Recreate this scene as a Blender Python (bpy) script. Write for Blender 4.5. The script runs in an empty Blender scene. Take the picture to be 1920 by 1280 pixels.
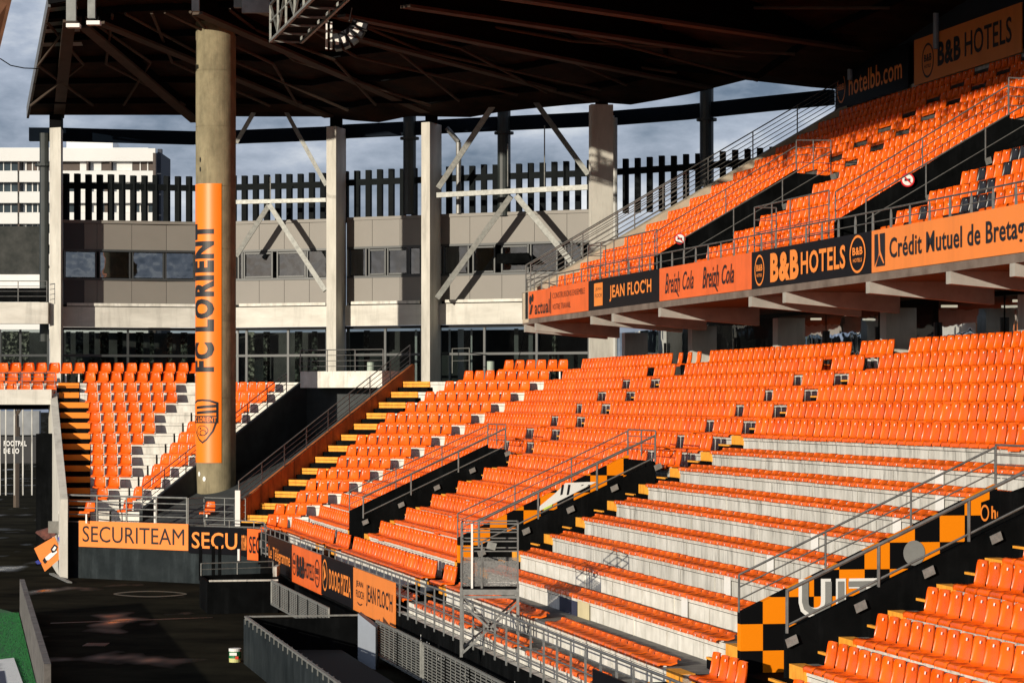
import bpy, bmesh, math, random
from mathutils import Vector, Matrix
random.seed(7)
C = bpy.context.scene.collection
# ---------------------------------------------------------------- camera, sky, sun, exposure
F, HZ, CZ = 5066.24, 750.9, 6.5
sc = bpy.context.scene
cd = bpy.data.cameras.new('camera'); cam = bpy.data.objects.new('camera', cd); C.objects.link(cam)
cam.location = (0, 0, CZ); cam.rotation_euler = (math.radians(90), 0, 0)
cd.sensor_width = 36; cd.lens = 36*F/1920; cd.shift_y = (HZ-640)/1920; cd.clip_end = 3000; cd.clip_start = .5
sc.camera = cam
PHI, EL = math.radians(36), math.radians(11.5)
w = bpy.data.worlds.new("World"); sc.world = w; w.use_nodes = True
nt = w.node_tree; nt.nodes.clear()
def N(nt, t, **k):
    n = nt.nodes.new(t)
    for a, b in k.items(): setattr(n, a, b)
    return n
wo = N(nt, 'ShaderNodeOutputWorld'); bg = N(nt, 'ShaderNodeBackground'); bg.inputs['Strength'].default_value = .075
sky = N(nt, 'ShaderNodeTexSky', sky_type='NISHITA', sun_disc=False, sun_elevation=EL, sun_rotation=math.pi+PHI)
tc = N(nt, 'ShaderNodeTexCoord'); mp = N(nt, 'ShaderNodeMapping'); mp.inputs['Scale'].default_value = (1, 1, 2.4)
nz = N(nt, 'ShaderNodeTexNoise'); nz.inputs['Scale'].default_value = 13; nz.inputs['Detail'].default_value = 7; nz.inputs['Roughness'].default_value = .58
cr = N(nt, 'ShaderNodeValToRGB'); cr.color_ramp.elements[0].position = .36; cr.color_ramp.elements[1].position = .72
cr.color_ramp.elements[0].color = (1.7, 2.4, 3.8, 1); cr.color_ramp.elements[1].color = (14, 14.3, 14.8, 1)
e = cr.color_ramp.elements.new(.54); e.color = (6.2, 7.0, 8.8, 1)
mx = N(nt, 'ShaderNodeMixRGB'); mx.inputs[0].default_value = .82
L = nt.links.new
L(tc.outputs['Generated'], mp.inputs['Vector']); L(mp.outputs[0], nz.inputs['Vector']); L(nz.outputs['Fac'], cr.inputs[0])
L(sky.outputs[0], mx.inputs[1]); L(cr.outputs[0], mx.inputs[2]); L(mx.outputs[0], bg.inputs[0]); L(bg.outputs[0], wo.inputs[0])
sl = bpy.data.lights.new('sun', 'SUN'); sl.energy = 5; sl.angle = math.radians(.5); sl.color = (1, .9, .74)
so = bpy.data.objects.new('sun', sl); C.objects.link(so)
SD = Vector((math.sin(PHI)*math.cos(EL), math.cos(PHI)*math.cos(EL), -math.sin(EL)))
so.rotation_euler = SD.to_track_quat('-Z', 'Y').to_euler()
sc.view_settings.view_transform = 'Standard'; sc.view_settings.look = 'None'; sc.view_settings.gamma = 1
sc.view_settings.use_curve_mapping = False; sc.view_settings.exposure = -.05
sc.cycles.max_bounces = 5; sc.cycles.diffuse_bounces = 3; sc.cycles.transparent_max_bounces = 12

# ---------------------------------------------------------------- materials
MAT = {}
def mat(name, col, rough=.7, var=.12, scale=3., col2=None, bump=0., metal=0., spec=.5, stretch=(1, 1, 1), detail=5, rnd=0., coat=0.):
    if name in MAT: return MAT[name]
    m = bpy.data.materials.new(name); m.use_nodes = True; t = m.node_tree; b = t.nodes['Principled BSDF']
    b.inputs['Roughness'].default_value = rough; b.inputs['Metallic'].default_value = metal
    b.inputs['Specular IOR Level'].default_value = spec; b.inputs['Coat Weight'].default_value = coat
    b.inputs['Coat Roughness'].default_value = .08
    g = N(t, 'ShaderNodeNewGeometry'); mp = N(t, 'ShaderNodeMapping'); mp.inputs['Scale'].default_value = stretch
    n = N(t, 'ShaderNodeTexNoise'); n.inputs['Scale'].default_value = scale; n.inputs['Detail'].default_value = detail; n.inputs['Roughness'].default_value = .62
    t.links.new(g.outputs['Position'], mp.inputs['Vector']); t.links.new(mp.outputs[0], n.inputs['Vector'])
    r = N(t, 'ShaderNodeValToRGB'); r.color_ramp.elements[0].position = .3; r.color_ramp.elements[1].position = .7
    c2 = col2 if col2 else tuple(min(1, c*(1+var)) for c in col)
    c1 = col if col2 else tuple(c*(1-var) for c in col)
    r.color_ramp.elements[0].color = (*c1, 1); r.color_ramp.elements[1].color = (*c2, 1)
    t.links.new(n.outputs['Fac'], r.inputs[0]); out = r.outputs[0]
    if rnd:
        oi = N(t, 'ShaderNodeObjectInfo'); mr = N(t, 'ShaderNodeMapRange'); mr.inputs['To Min'].default_value = 1-rnd; mr.inputs['To Max'].default_value = 1+rnd*.4
        hs = N(t, 'ShaderNodeHueSaturation'); t.links.new(oi.outputs['Random'], mr.inputs['Value']); t.links.new(mr.outputs[0], hs.inputs['Value'])
        t.links.new(out, hs.inputs['Color']); out = hs.outputs[0]
    t.links.new(out, b.inputs['Base Color'])
    if bump:
        bp = N(t, 'ShaderNodeBump'); bp.inputs['Strength'].default_value = bump; bp.inputs['Distance'].default_value = .02
        t.links.new(n.outputs['Fac'], bp.inputs['Height']); t.links.new(bp.outputs[0], b.inputs['Normal'])
    MAT[name] = m; return m
ORANGE = mat('orange_seat_plastic', (.84, .100, .002), .3, .0, .9, (.98, .155, .006), rnd=.12, spec=.28)
BENCHO = mat('faded_orange_plastic', (.80, .105, .005), .38, .0, 1.4, (.94, .165, .014), rnd=.14, spec=.28)
BLACKS = mat('black_plastic', (.012, .012, .016), .35)
GLINT_BOLT = mat('seat_glint_and_bolt', (.9, .88, .84), .12)  # sun glint painted on tall seat backs, bolt on bench fronts
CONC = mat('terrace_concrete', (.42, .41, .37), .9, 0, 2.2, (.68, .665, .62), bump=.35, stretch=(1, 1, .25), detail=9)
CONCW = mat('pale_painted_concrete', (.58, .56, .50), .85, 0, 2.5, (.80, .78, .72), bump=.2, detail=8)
TREAD = mat('dark_tread_concrete', (.10, .10, .09), .95, 0, 2.5, (.21, .20, .18), bump=.3, detail=9)  # darker than the risers, mottled by noise
PILC = mat('pillar_concrete', (.46, .44, .39), .9, 0, 1.6, (.62, .60, .54), bump=.3, stretch=(1, 1, .4), detail=9)
COLC = mat('column_concrete', (.16, .135, .08), .92, 0, 2.0, (.30, .255, .155), bump=.8, stretch=(1, 1, .7), detail=10)
BEAMC = mat('beam_concrete', (.50, .48, .43), .9, 0, 1.2, (.72, .70, .64), bump=.3, stretch=(.4, .4, 1.5), detail=9)
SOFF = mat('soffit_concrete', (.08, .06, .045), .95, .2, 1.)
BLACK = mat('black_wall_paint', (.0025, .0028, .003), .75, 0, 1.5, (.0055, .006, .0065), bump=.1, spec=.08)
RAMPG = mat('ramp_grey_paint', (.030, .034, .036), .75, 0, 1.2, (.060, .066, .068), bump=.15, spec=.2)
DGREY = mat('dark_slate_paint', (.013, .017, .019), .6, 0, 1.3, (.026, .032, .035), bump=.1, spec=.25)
YEL = mat('yellow_step_paint', (.80, .30, .02), .7, 0, 5, (.92, .42, .04), bump=.1)
YELD = mat('orange_checker_paint', (.85, .23, .004), .7, .06, 3)
ORW = mat('orange_wall_paint', (.36, .085, .012), .8, 0, 2.5, (.55, .15, .03), bump=.4, detail=8)
GALV = mat('galvanised_steel', (.26, .265, .25), .5, .25, 8, metal=.5)
GALVD = mat('weathered_steel_rail', (.17, .17, .165), .5, .3, 6, metal=.5)
BLADE = mat('grey_steel_post', (.20, .205, .20), .55, .25, 9, metal=.3)
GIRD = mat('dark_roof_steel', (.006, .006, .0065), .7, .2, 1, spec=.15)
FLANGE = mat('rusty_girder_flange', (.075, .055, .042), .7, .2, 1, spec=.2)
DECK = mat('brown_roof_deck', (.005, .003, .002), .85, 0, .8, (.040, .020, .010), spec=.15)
RINGB = mat('blue_black_ring_steel', (.004, .007, .012), .5, .2, 1, spec=.3)
SLAT = mat('dark_slat_metal', (.008, .010, .011), .6, .2, 2, spec=.3)
PANEL = mat('taupe_cladding', (.205, .19, .17), .55, .05, .6)
PANELSH = mat('shaded_recess_cladding', (.022, .024, .027), .4, .1, 1)  # cladding colour darkened to paint the shade of the left recess
FRAME = mat('window_frame_grey', (.045, .050, .052), .4, .1, 3)
ASPH = mat('wet_dark_asphalt', (.010, .0095, .008), .7, 0, .35, (.032, .029, .020), bump=.1, spec=.2)
t = ASPH.node_tree; b = t.nodes['Principled BSDF']; b.inputs['IOR'].default_value = 1.33
n = N(t, 'ShaderNodeTexNoise'); n.inputs['Scale'].default_value = .30; n.inputs['Detail'].default_value = 2.5; g = N(t, 'ShaderNodeNewGeometry'); mp = N(t, 'ShaderNodeMapping'); mp.inputs['Scale'].default_value = (1.3, .55, 1); mp.inputs['Location'].default_value = (3.1, .4, 0)
t.links.new(g.outputs['Position'], mp.inputs[0]); t.links.new(mp.outputs[0], n.inputs[0])
for nm, lo, hi in (('Roughness', .85, .1), ('Specular IOR Level', .0, .5)):
    m_ = N(t, 'ShaderNodeMapRange'); m_.inputs['From Min'].default_value = .60; m_.inputs['From Max'].default_value = .74; m_.inputs['To Min'].default_value = lo; m_.inputs['To Max'].default_value = hi
    t.links.new(n.outputs['Fac'], m_.inputs['Value']); t.links.new(m_.outputs[0], b.inputs[nm])
BANB = mat('black_banner_vinyl', (.007, .007, .009), .4, .1, 1)
for q_ in (BLACK, DGREY, BANB, GIRD, SLAT, RINGB): q_.node_tree.nodes['Principled BSDF'].inputs['IOR'].default_value = 1.12
TURF = mat('green_turf', (.004, .055, .012), .9, 0, 16, (.012, .15, .035), bump=.6)
WHITE = mat('white_paint', (.78, .77, .74), .6, .04, 2)
BANO = mat('orange_banner_vinyl', (.80, .23, .04), .5, .03, .7)
BANR = mat('deep_orange_banner_vinyl', (.80, .135, .02), .45, .1, 1.2)
INKB = mat('black_print', (.006, .006, .008), .5)
INKO = mat('orange_print', (.86, .25, .035), .5)
COLB = mat('orange_column_wrap', (.88, .20, .006), .42, .03, .6)
GREYP = mat('grey_print', (.22, .22, .21), .6)
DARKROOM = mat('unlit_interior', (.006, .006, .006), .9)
def drips(m, dark=.45, sc=7.):
    t = m.node_tree; b = t.nodes['Principled BSDF']; src = b.inputs['Base Color'].links[0].from_socket
    g = N(t, 'ShaderNodeNewGeometry'); mp = N(t, 'ShaderNodeMapping'); mp.inputs['Scale'].default_value = (1, 1, .12)
    n = N(t, 'ShaderNodeTexNoise'); n.inputs['Scale'].default_value = sc; n.inputs['Detail'].default_value = 6; n.inputs['Roughness'].default_value = .7
    t.links.new(g.outputs['Position'], mp.inputs[0]); t.links.new(mp.outputs[0], n.inputs[0])
    r_ = N(t, 'ShaderNodeMapRange'); r_.inputs['From Min'].default_value = .5; r_.inputs['From Max'].default_value = .68; r_.inputs['To Min'].default_value = 1; r_.inputs['To Max'].default_value = dark
    t.links.new(n.outputs['Fac'], r_.inputs['Value']); x = N(t, 'ShaderNodeMixRGB', blend_type='MULTIPLY'); x.inputs[0].default_value = 1
    t.links.new(src, x.inputs[1]); t.links.new(r_.outputs[0], x.inputs[2]); t.links.new(x.outputs[0], b.inputs['Base Color'])
def wear(m):
    t = m.node_tree; b = t.nodes['Principled BSDF']; src = b.inputs['Base Color'].links[0].from_socket; g = N(t, 'ShaderNodeNewGeometry')
    n = N(t, 'ShaderNodeTexNoise'); n.inputs['Scale'].default_value = 2.3; n.inputs['Detail'].default_value = 8; n.inputs['Roughness'].default_value = .8; t.links.new(g.outputs['Position'], n.inputs[0])
    for (lo, hi, a, c, sock) in ((.35, .65, .80, 1.06, 'v'), (.4, .62, .22, .48, 'r')):
        q = N(t, 'ShaderNodeMapRange'); q.inputs['From Min'].default_value = lo; q.inputs['From Max'].default_value = hi; q.inputs['To Min'].default_value = a; q.inputs['To Max'].default_value = c; t.links.new(n.outputs['Fac'], q.inputs['Value'])
        if sock == 'r': t.links.new(q.outputs[0], b.inputs['Roughness'])
        else:
            x = N(t, 'ShaderNodeMixRGB', blend_type='MULTIPLY'); x.inputs[0].default_value = 1; t.links.new(src, x.inputs[1]); t.links.new(q.outputs[0], x.inputs[2]); t.links.new(x.outputs[0], b.inputs['Base Color'])
wear(ORANGE); wear(BENCHO)
drips(CONC); drips(CONCW, .68, 4.); drips(BEAMC, .8, 2.); drips(PILC, .75, 3.); drips(COLC, .7, 4.); drips(BLACK, 1.7, 3.); drips(DGREY, 1.6, 2.); drips(ORW, .35, 3.); drips(YEL, .7, 9.); drips(BANO, .9, 1.5); drips(BANR, .85, 1.5)
def glassmat(name, tint, tr):
    m = bpy.data.materials.new(name); m.use_nodes = True; t = m.node_tree; t.nodes.clear()
    o = N(t, 'ShaderNodeOutputMaterial'); gl = N(t, 'ShaderNodeBsdfGlossy'); gl.inputs['Roughness'].default_value = .02; gl.inputs['Color'].default_value = (.8, .85, .9, 1)
    tb = N(t, 'ShaderNodeBsdfTransparent'); tb.inputs[0].default_value = (*tint, 1); ms = N(t, 'ShaderNodeMixShader')
    lw = N(t, 'ShaderNodeLayerWeight'); lw.inputs['Blend'].default_value = tr
    ns = N(t, 'ShaderNodeTexNoise'); ns.inputs['Scale'].default_value = .9; bp = N(t, 'ShaderNodeBump'); bp.inputs['Strength'].default_value = .1; bp.inputs['Distance'].default_value = .1
    g = N(t, 'ShaderNodeNewGeometry'); t.links.new(g.outputs['Position'], ns.inputs['Vector']); t.links.new(ns.outputs['Fac'], bp.inputs['Height']); t.links.new(bp.outputs[0], gl.inputs['Normal'])
    t.links.new(lw.outputs['Fresnel'], ms.inputs[0]); t.links.new(tb.outputs[0], ms.inputs[1]); t.links.new(gl.outputs[0], ms.inputs[2]); t.links.new(ms.outputs[0], o.inputs[0])
    return m
GLASSU = glassmat('reflective_office_glass', (.30, .32, .33), .62)
GLASSL = glassmat('clear_dark_glass', (.62, .66, .66), .12)
def meshmat():
    m = bpy.data.materials.new('perforated_steel_sheet'); m.use_nodes = True; t = m.node_tree; b = t.nodes['Principled BSDF']
    b.inputs['Base Color'].default_value = (.22, .22, .215, 1); b.inputs['Metallic'].default_value = .5; b.inputs['Roughness'].default_value = .5
    g = N(t, 'ShaderNodeNewGeometry'); v = N(t, 'ShaderNodeTexVoronoi'); v.inputs['Scale'].default_value = 110
    c = N(t, 'ShaderNodeMath', operation='GREATER_THAN'); c.inputs[1].default_value = .46
    t.links.new(g.outputs['Position'], v.inputs['Vector']); t.links.new(v.outputs['Distance'], c.inputs[0]); t.links.new(c.outputs[0], b.inputs['Alpha'])
    return m
PERF = meshmat()

# ---------------------------------------------------------------- mesh helpers
def W(x, y, Y): return Vector(((x-960)/F*Y, Y, CZ+(HZ-y)/F*Y))
def WX(x, Y): return Vector(((x-960)/F*Y, Y))
class MB:
    def __init__(s): s.v = []; s.f = []; s.mi = []; s.m = 0
    def quad(s, *p):
        n = len(s.v); s.v += [tuple(q) for q in p]; s.f.append(tuple(range(n, n+len(p)))); s.mi.append(s.m); return s
    def hexa(s, b, t):                      # bottom ring (ccw seen from above), top ring
        n = len(s.v); k = len(b); s.v += [tuple(q) for q in b]+[tuple(q) for q in t]
        fs = [tuple(range(n+k-1, n-1, -1)), tuple(range(n+k, n+2*k))]+[(n+i, n+(i+1) % k, n+k+(i+1) % k, n+k+i) for i in range(k)]
        s.f += fs; s.mi += [s.m]*len(fs); return s
    def box(s, c, u, v, w):                 # centre and three half axes
        c = Vector(c); u = Vector(u); v = Vector(v); w = Vector(w)
        return s.hexa([c-u-v-w, c+u-v-w, c+u+v-w, c-u+v-w], [c-u-v+w, c+u-v+w, c+u+v+w, c-u+v+w])
    def bar(s, a, b, w, h, up=(0, 0, 1)):
        a = Vector(a); b = Vector(b); d = (b-a); u = Vector(up); x = d.cross(u)
        if x.length < 1e-5: x = d.cross(Vector((0, 1, 0)))
        x.normalize(); y = x.cross(d).normalized()
        return s.box((a+b)/2, d/2, x*w/2, y*h/2)
    def tube(s, a, b, r, n=6):
        a = Vector(a); b = Vector(b); d = (b-a).normalized(); x = d.cross(Vector((0, 0, 1)))
        if x.length < 1e-4: x = Vector((1, 0, 0))
        x.normalize(); y = d.cross(x); ring = [x*math.cos(2*math.pi*i/n)*r+y*math.sin(2*math.pi*i/n)*r for i in range(n)]
        return s.hexa([a+q for q in ring], [b+q for q in ring])
    def build(s, name, m, parent=None, **k):
        me = bpy.data.meshes.new(name); me.from_pydata(s.v, [], s.f)
        for q in (m if isinstance(m, (list, tuple)) else [m]): me.materials.append(q)
        if any(s.mi): me.polygons.foreach_set('material_index', s.mi)
        bm = bmesh.new(); bm.from_mesh(me); bmesh.ops.recalc_face_normals(bm, faces=bm.faces); bm.to_mesh(me); bm.free()
        o = bpy.data.objects.new(name, me); C.objects.link(o)
        if parent: o.parent = parent; o.matrix_parent_inverse = parent.matrix_basis.inverted()
        for a, b in k.items(): o[a] = b
        return o
def root(name, loc, label, cat, group=None, kind=None):
    o = bpy.data.objects.new(name, None); C.objects.link(o); o.location = loc; o['label'] = label; o['category'] = cat
    if group: o['group'] = group
    if kind: o['kind'] = kind
    return o
def box(c, u, v, w): return MB().box(c, u, v, w)
def V2(a, z): return Vector((a[0], a[1], z))

# ---------------------------------------------------------------- plan of the bowl (three runs of rows)
def psi(s):
    u = (s-35)/35; return .21826+.02213*u-.02725*u*u-.03479*u**3
_S = [(-20., None)]; STEP = .25; NS = 440; S0 = -30.
px = [0]*NS; py = [0]*NS; i10 = int((-10-S0)/STEP)
px[i10], py[i10] = 7.68912, 25.66988
for i in range(i10, NS-1):
    a = psi(min(S0+(i+.5)*STEP, 72)); px[i+1] = px[i]-math.sin(a)*STEP; py[i+1] = py[i]+math.cos(a)*STEP
for i in range(i10, 0, -1):
    a = psi(-8); px[i-1] = px[i]+math.sin(a)*STEP; py[i-1] = py[i]-math.cos(a)*STEP
def fS(s, p):
    t = (s-S0)/STEP; i = max(0, min(NS-2, int(t))); g = t-i; a = psi(max(-8, min(s, 72)))
    return Vector((px[i]+(px[i+1]-px[i])*g+p*math.cos(a), py[i]+(py[i+1]-py[i])*g+p*math.sin(a)))
def nS(s):
    a = psi(max(-8, min(s, 72))); return Vector((math.cos(a), math.sin(a)))
AD = math.radians(33); mD = Vector((math.sin(AD), math.cos(AD))); tD = Vector((-math.cos(AD), math.sin(AD))); CD = Vector((-7.18, 94.99))
def fD(s, p): return CD+tD*s+mD*p
YL = 100.0; XL0 = fD(9.2, 0).x
def fL(s, p): return Vector((XL0-s, YL+p))
def nD(s): return mD
def nL(s): return Vector((0, 1))
RUN = {'S': (fS, nS), 'D': (fD, nD), 'L': (fL, nL)}
def pk(k): return .804*(13-k) if k <= 13 else .804*(13-k)-.227
def Nk(k): return 7.626-.40135*k
def sx(f, p, x):                        # parameter s at which the line at offset p is seen at image column x
    lo, hi = (-28, 78)
    if f is not fS: lo, hi = -15, 30
    for _ in range(50):
        m = (lo+hi)/2; q = f(m, p); u = 960+F*q.x/q.y
        if u > x: lo = m
        else: hi = m
    return (lo+hi)/2
def pS_s(p, Y):
    lo, hi = -28, 78
    for _ in range(40):
        m = (lo+hi)/2
        if fS(m, p).y < Y: lo = m
        else: hi = m
    return m
def crease(p):                          # s on S where the D run begins
    lo, hi = 40, 78
    for _ in range(50):
        m = (lo+hi)/2
        if (fS(m, p)-CD).dot(mD) < p: lo = m
        else: hi = m
    return m
def cD(p): return (fS(crease(p), p)-CD).dot(tD)      # s on D of the crease with S
def creaseL(p): return 9.2+.296*p       # s on D where the L run begins
def sL0(p): return XL0-fD(creaseL(p), p).x
SW = [sx(fS, 0, 655), sx(fS, 0, 858), sx(fS, 0, 1386)]      # far walls of the three stairways
VW = 2.6
# ---------------------------------------------------------------- ground
g = MB()
g.quad((-700, -60, 0), (700, -60, 0), (700, 1500, 0), (-700, 1500, 0)); g.build('ground', ASPH, kind='structure')
def pS(p, Y):                           # point on line S offset p at depth Y
    lo, hi = -28, 78
    for _ in range(40):
        m = (lo+hi)/2
        if fS(m, p).y < Y: lo = m
        else: hi = m
    return fS(m, p)
# ---------------------------------------------------------------- lower terrace
st = root('lower_terrace', (0, 90, 0), 'stepped concrete terrace of the lower tier sweeping round the corner', 'terrace', kind='structure')
def panel(f, s0, s1, k, nm='terrace_panel', m=(CONC, TREAD), n=1, pb=None):
    b = MB(); pa = pk(k)+.07; gp = .02; pz = (pk(k-1)+.09) if pb is None else pb; zt = Nk(k); zb = Nk(k+1)-.03
    for i in range(n):
        sg = 1 if s1 > s0 else -1; a = s0+(s1-s0)*i/n+(gp*sg if i == 0 else 0); c = s0+(s1-s0)*(i+1)/n-(gp*sg if i == n-1 else 0)
        A, B_, Cc, D_ = f(a, pa), f(c, pa), f(c, pz), f(a, pz)
        b.m = 0; A_, C_ = f(a, pa+.015), f(c, pa+.015); b.quad(V2(A_, zb), V2(B_+(C_-B_), zb), V2(C_, zt-.115), V2(A_, zt-.115)); b.quad(V2(A, zt-.10), V2(B_, zt-.10), V2(B_, zt), V2(A, zt))
        b.m = 2; b.quad(V2(A_, zt-.115), V2(C_, zt-.115), V2(C_, zt-.10), V2(A_, zt-.10)); b.m = 0  # black strip painted as the shade line under the nosing lip
        b.quad(V2(A, zb), V2(A, zt), V2(f(a, pa+.15), zt), V2(f(a, pa+.15), zb)); b.quad(V2(B_, zb), V2(B_, zt), V2(f(c, pa+.15), zt), V2(f(c, pa+.15), zb))
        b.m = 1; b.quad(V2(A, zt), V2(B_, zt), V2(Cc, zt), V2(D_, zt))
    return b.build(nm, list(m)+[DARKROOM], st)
def joints(a, b, L_=8.2):
    n = max(1, round(abs(b-a)/L_)); return [(a+(b-a)*i/n, a+(b-a)*(i+1)/n) for i in range(n)]
for k in range(1, 16):
    pb_ = 14.6 if k == 1 else None
    p = pk(k); cr_ = crease(p)-.02 if k < 14 else pS_s(p, 92.6)
    segs = []
    if k >= 8:
        edge = cr_
        for a in SW:
            segs.append((edge, a)); edge = a-VW
        segs.append((edge, -22))
    else: segs = [(cr_, -22)]
    for a, b in segs:
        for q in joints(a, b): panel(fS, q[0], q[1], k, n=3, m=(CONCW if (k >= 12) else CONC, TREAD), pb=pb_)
    # D run: right of the stair opening, and left of it
    dr = 2.95; dl = 7.66
    cl = creaseL(p)
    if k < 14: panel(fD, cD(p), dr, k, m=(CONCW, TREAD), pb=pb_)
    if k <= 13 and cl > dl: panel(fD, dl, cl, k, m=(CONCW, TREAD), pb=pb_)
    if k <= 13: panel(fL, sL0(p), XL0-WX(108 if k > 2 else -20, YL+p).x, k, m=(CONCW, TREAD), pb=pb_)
# painted panels and a painted shadow low on the gangway riser
def patch(name, m, f, s0, s1, k, z0, z1, d=.012):
    b = MB(); p = pk(k)+.07-d; b.quad(V2(f(s0, p), z0), V2(f(s1, p), z0), V2(f(s1, p), z1), V2(f(s0, p), z1)); return b.build(name, m, st)
for k in range(6, 14):
    if k <= 12:
        a = sx(fS, pk(k), {6: 1748, 7: 1748, 8: 1668, 9: 1590, 10: 1508, 11: 1352, 12: 1272}.get(k, 1350)) if k not in (9, 10) else sx(fS, pk(k), {9: 1515, 10: 1432}[k])
        patch('white_post_mark', WHITE, fS, a, a-.45, k, Nk(k+1), Nk(k)-.02)
BLUEP = mat('navy_shadow_and_print', (.03, .035, .07), .7); CREAM = mat('cream_patch_paint', (.62, .54, .33), .8, .08)
patch('platform_shadow_patch', BLUEP, fS, sx(fS, 0, 1044), sx(fS, 0, 1077), 13, Nk(14), Nk(13)-.1)  # cast shadow of the camera platform, painted on as a navy block
patch('cream_painted_patch', CREAM, fS, sx(fS, 0, 1078), sx(fS, 0, 1100), 13, Nk(14), Nk(13)-.06)

# ---------------------------------------------------------------- seats
def seat_mesh(name, prof, hw, m, white_dot, rowx=(-1.0, -.96, -.55, 0, .55, .96, 1.0)):
    b = MB(); rows = []
    for (y, z, wf, curl) in prof:
        r = []
        for j, u in enumerate(rowx):
            drop = -.035 if j in (0, len(rowx)-1) and curl >= 0 else 0
            yy = y+(-.03 if curl < 0 and j in (0, len(rowx)-1) else 0)+(-.02*abs(u)**3 if curl < 0 else 0)
            r.append((u*hw*wf, yy, z+drop+(curl if curl > 0 else 0)*u*u))
        rows.append(r)
    nv = len(rowx); v = [q for r in rows for q in r]; f = []
    for i in range(len(rows)-1):
        for j in range(nv-1): f.append((i*nv+j, i*nv+j+1, (i+1)*nv+j+1, (i+1)*nv+j))
    b.v = v; b.f = f; b.mi = [0]*len(f)
    n0 = len(b.v); b.m = 1
    px_, py_, pz_, pw, ph, ty = white_dot
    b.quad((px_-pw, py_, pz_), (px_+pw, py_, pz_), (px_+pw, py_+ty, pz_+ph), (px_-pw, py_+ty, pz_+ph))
    me = bpy.data.meshes.new(name); me.from_pydata(b.v, [], b.f); me.materials.append(m); me.materials.append(GLINT_BOLT)
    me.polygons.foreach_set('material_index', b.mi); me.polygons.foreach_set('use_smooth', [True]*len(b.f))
    bm = bmesh.new(); bm.from_mesh(me); bm.normal_update()
    up = sum((q.normal.z for q in bm.faces))
    if up < 0: bmesh.ops.reverse_faces(bm, faces=bm.faces)
    bm.to_mesh(me); bm.free(); return me
HI = [(0, -.075, .95, 0), (-.012, 0, 1, 0), (.03, .018, 1, .006), (.2, -.02, 1, .03), (.33, -.012, .98, .03), (.385, .05, .97, -1), (.41, .2, .97, -1), (.425, .33, .9, -1), (.43, .385, .78, -1), (.445, .39, .74, -1)]
LO = [(0, -.07, .98, 0), (-.01, 0, 1, 0), (.03, .012, 1, .004), (.2, -.02, 1, .02), (.32, .015, .98, .02), (.37, .07, .94, -1), (.40, .085, .86, -1), (.42, .05, .86, -1)]
WD = [(0, -.06, .95, 0), (-.01, 0, 1, 0), (.03, .015, 1, .006), (.2, -.02, 1, .04), (.32, -.01, .98, .04), (.385, .06, .95, -1), (.415, .2, .92, -1), (.43, .33, .84, -1), (.435, .37, .74, -1), (.445, .375, .7, -1)]
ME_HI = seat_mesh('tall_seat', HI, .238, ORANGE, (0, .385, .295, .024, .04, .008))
ME_LO = seat_mesh('low_seat', LO, .244, BENCHO, (.0, -.03, -.05, .02, .03, .0))
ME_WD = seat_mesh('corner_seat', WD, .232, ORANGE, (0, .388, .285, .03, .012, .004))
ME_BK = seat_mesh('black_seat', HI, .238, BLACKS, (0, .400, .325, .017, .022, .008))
def bracket_mesh(h):
    b = MB()
    for x in (-.17, .17): b.bar((x, .12, -.03), (x, .12, -h), .035, .03)
    b.bar((-.2, .12, -.045), (.2, .12, -.045), .05, .03)
    me = bpy.data.meshes.new('seat_bracket'); me.from_pydata(b.v, [], b.f); me.materials.append(WHITE); return me
ME_BR = bracket_mesh(.1)
def pole_mesh():
    b = MB(); b.bar((0, .15, -.04), (0, .15, -.42), .06, .06); b.bar((-.15, .15, -.045), (.15, .15, -.045), .06, .03)
    me = bpy.data.meshes.new('seat_pole'); me.from_pydata(b.v, [], b.f); me.materials.append(WHITE); return me
ME_PO = pole_mesh()
SEATS = []      # (mesh, pos, angle, label, group, kind, pole)
ORD = 'zeroth first second third fourth fifth sixth seventh eighth ninth tenth eleventh twelfth thirteenth fourteenth fifteenth sixteenth'.split()
def ordw(n):
    a = 'first second third fourth fifth sixth seventh eighth ninth tenth eleventh twelfth thirteenth fourteenth fifteenth sixteenth seventeenth eighteenth nineteenth'.split()
    if n <= 19: return a[n-1]
    t = 'twent thirt fort fift sixt sevent eight ninet'.split()[min(7, n//10-2)]
    return t+'ieth' if n % 10 == 0 else t+'y-'+a[n % 10-1]
def row(f, nf, s0, s1, p, z, me, pitch, label, group, kind, skip=(), pole=0, tilt=0):
    n = int(abs(s1-s0)/pitch+.25); d = -1 if s1 < s0 else 1
    for i in range(n):
        if i in skip: continue
        s = s0+d*(i+.5)*pitch; q = f(s, p); nn = nf(s); ang = math.atan2(-nn.x, nn.y)
        lb = label.replace('#', ordw(i+1))
        SEATS.append((me, Vector((q.x, q.y, z+random.uniform(-.006, .006))), ang+random.uniform(-.03, .03), lb, group, kind, pole))
        if random.random() < .012 and me is ME_HI: SEATS[-1] = (me, Vector((q.x, q.y, z-.03)), ang+.08, lb, group, kind, pole)
UP = 'tall backed orange seats of the lower side stand'
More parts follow.
